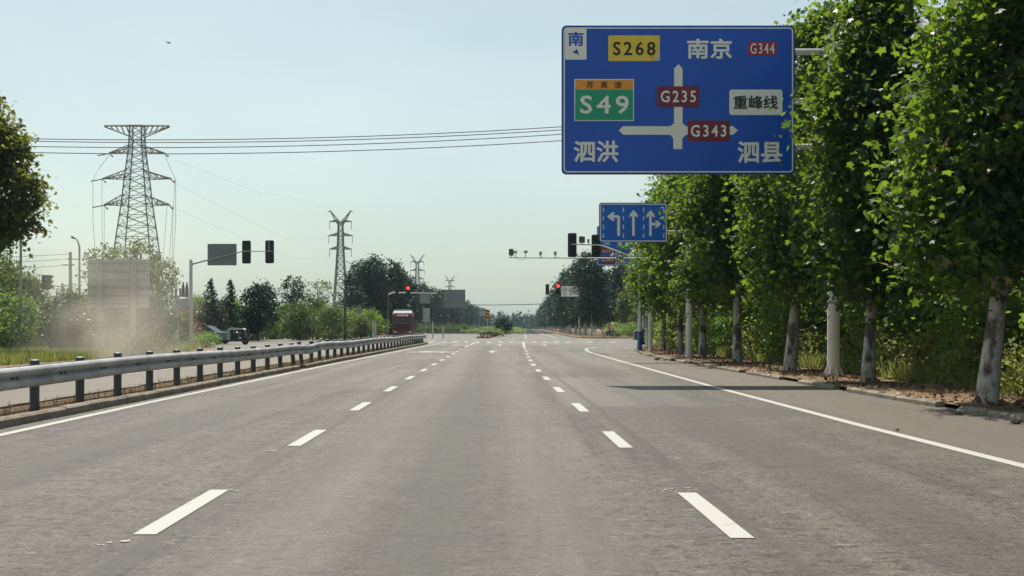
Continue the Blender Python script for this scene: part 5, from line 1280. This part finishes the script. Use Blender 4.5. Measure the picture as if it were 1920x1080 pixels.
mwheel(-.66); mwheel(.66)
MB().tube([(-.66, 0, .31), (-.42, 0, .95)], .035, 8).tube([(-.42, 0, .9), (-.1, 0, .62), (.2, 0, .45), (.66, 0, .31)], .03, 8).tube([(-.42, 0, .8), (-.3, 0, .35), (.15, 0, .3), (.66, 0, .31)], .025, 8).build('frame', M_postm, mc)
MB().span(-.28, .12, -.12, .12, .28, .55).build('engine', M_galv, mc, bevel=.03)
MB().lathe([(.05, -.2), (.14, -.1), (.15, .1), (.06, .22)], (-.18, 0, .78), 12, 'x').build('fuel_tank', Mrshirt, mc)
MB().prism([(.0, .74), (.75, .78), (.8, .86), (.4, .84), (.0, .82)], -.13, .13).build('seat', M_ink, mc)
MB().tube([(-.38, -.33, .98), (-.44, 0, .95), (-.38, .33, .98)], .018, 6).build('handlebar', M_postm, mc)
MB().lathe([(.04, .08), (.08, 0), (.085, -.04)], (-.50, 0, .86), 12, 'x').build('headlight', M_white, mc)
MB().tube([(0, .14, .3), (.75, .16, .33)], .04, 8).build('exhaust', M_galv, mc)
def rider_skel(hx, lean, armf, name):
    J = {'pelvis': (hx, 0, .92), 'waist': (hx - lean * .4, 0, 1.12), 'chest': (hx - lean, 0, 1.34), 'neck': (hx - lean * 1.1, 0, 1.47), 'head': (hx - lean * 1.2, 0, 1.60), 'crown': (hx - lean * 1.2, 0, 1.72)}
    for s, n in ((-1, 'l'), (1, 'r')):
        J['sh' + n] = (hx - lean, s * .18, 1.40); J['el' + n] = (hx - lean - armf * .45, s * .26, 1.16); J['ha' + n] = (hx - lean - armf, s * .26 if armf > .4 else s * .16, 1.02)
        J['hip' + n] = (hx - .05, s * .12, .88); J['kn' + n] = (hx - .45, s * .22, .72); J['an' + n] = (hx - .25, s * .2, .34); J['to' + n] = (hx - .45, s * .2, .29)
    E = [('pelvis', 'waist'), ('waist', 'chest'), ('chest', 'neck'), ('neck', 'head'), ('head', 'crown')]
    for n in 'lr': E += [('chest', 'sh' + n), ('sh' + n, 'el' + n), ('el' + n, 'ha' + n), ('pelvis', 'hip' + n), ('hip' + n, 'kn' + n), ('kn' + n, 'an' + n), ('an' + n, 'to' + n)]
    rad = {'pelvis': (.15, .13), 'waist': (.14, .11), 'chest': (.17, .12), 'neck': .055, 'head': .095, 'crown': .07}
    for n in 'lr': rad.update({'sh' + n: .07, 'el' + n: .045, 'ha' + n: .035, 'hip' + n: .10, 'kn' + n: .065, 'an' + n: .045, 'to' + n: .035})
    return J, E, rad
for (hx, lean, armf, lb, shirt, hel) in ((.10, .10, .42, 'person in a dark red top steering the motorcycle', Mrshirt, Mrshirt), (.48, .05, .30, 'person in a tan top and white helmet riding behind on the motorcycle', Mtan, Mhelm)):
    J, E, rad = rider_skel(hx, lean, armf, '')
    def MATSEL(c, hx=hx, lean=lean, armf=armf): return 0 if c[2] > 1.46 or c[0] < hx - lean - armf * .6 and c[2] > .95 else (1 if c[2] > .97 else 2)
    pr = skin_person('person', lb, J, E, rad, (MX, D, 0), (Mskin, shirt, Mtrous))
    hx2 = hx - lean * 1.2
    MB().lathe([(.125, 0), (.135, .06), (.12, .14), (.07, .19), (.01, .205)], (hx2, 0, 1.60), 14).build('helmet', hel, pr)

# bird
D = 70.0
bd = MB(); bd.tube([(-.10, 0, .0), (-.04, 0, .012), (.03, 0, .01), (.12, 0, -.005)], [.008, .035, .035, .01], 8)
for s in (-1, 1): bd.add([(-.03, 0, .02), (.05, 0, .02), (-.10, s * .22 - .08, .045), (-.14, s * .30, .02), (-.03, s * .16, .04)], [(0, 1, 4, 2), (2, 4, 3)])
b = bd.build('bird', M_ink); b.location = (WX(316.5, D), D, WZ(80.5, D)); tag(b, 'tiny dark bird gliding high in the open sky', 'bird')
# rocks along the verge
GST = 'small stones along the broken kerb'
for i, (px, pyy, s) in enumerate(((1232, 674, .12), (1456, 692, .10), (1460, 686, .13), (1800, 774, .07), (1905, 792, .08), (1262, 676, .10), (1682, 806, .03), (1247, 675, .08))):
    rr = np.random.RandomState(i); import bmesh
    bm = bmesh.new(); bmesh.ops.create_icosphere(bm, subdivisions=2, radius=s)
    for v in bm.verts: v.co *= rr.uniform(.8, 1.15); v.co.z *= .6
    me = bpy.data.meshes.new('stone'); bm.to_mesh(me); bm.free(); me.materials.append(M_kerb)
    z = .10 if i not in (3, 4, 6) else .02; d = GD(pyy, z); o = link(bpy.data.objects.new('stone', me)); o.location = (WX(px, d), d, z + s * .3); tag(o, 'small grey brown stone lying beside the broken right kerb', 'stone', GST)

# ------------------------------------------------------------------ blowing dust on the left
ds_ = MB()
prof = [(.3, 0), (2.6, .02), (2.9, 1.2), (2.6, 2.6), (2.2, 4.0), (1.4, 5.2), (.3, 5.8)]
ds_.lathe(prof, n=20)
m, N, L, v = volmat('dust', (.97, .91, .81), .1, .35)
tc = N.new('ShaderNodeTexCoord'); nf = noise(N, L, .55, tc.outputs['Object'], 4, .6)
sx = N.new('ShaderNodeSeparateXYZ'); L.new(tc.outputs['Object'], sx.inputs[0])
rr2 = math_(N, L, 'POWER', math_(N, L, 'ADD', math_(N, L, 'POWER', sx.outputs[0], 2.0), math_(N, L, 'POWER', sx.outputs[1], 2.0)), .5)
fall = math_(N, L, 'SUBTRACT', 1.0, smooth(N, L, rr2, .1, 2.7)); fz = math_(N, L, 'SUBTRACT', 1.0, smooth(N, L, sx.outputs[2], 1.2, 5.4))
dn = math_(N, L, 'MULTIPLY', math_(N, L, 'MULTIPLY', fall, fz), math_(N, L, 'MULTIPLY', smooth(N, L, nf, .28, .66), .26))
L.new(dn, v.inputs['Density'])
o = ds_.build('dust_cloud', m); o.location = (WX(192, 55), 55, 0.0); o.scale = (2.1, 1.2, 1.12)
tag(o, 'brown cloud of dust blowing across the big sign back', 'dust', kind='stuff')
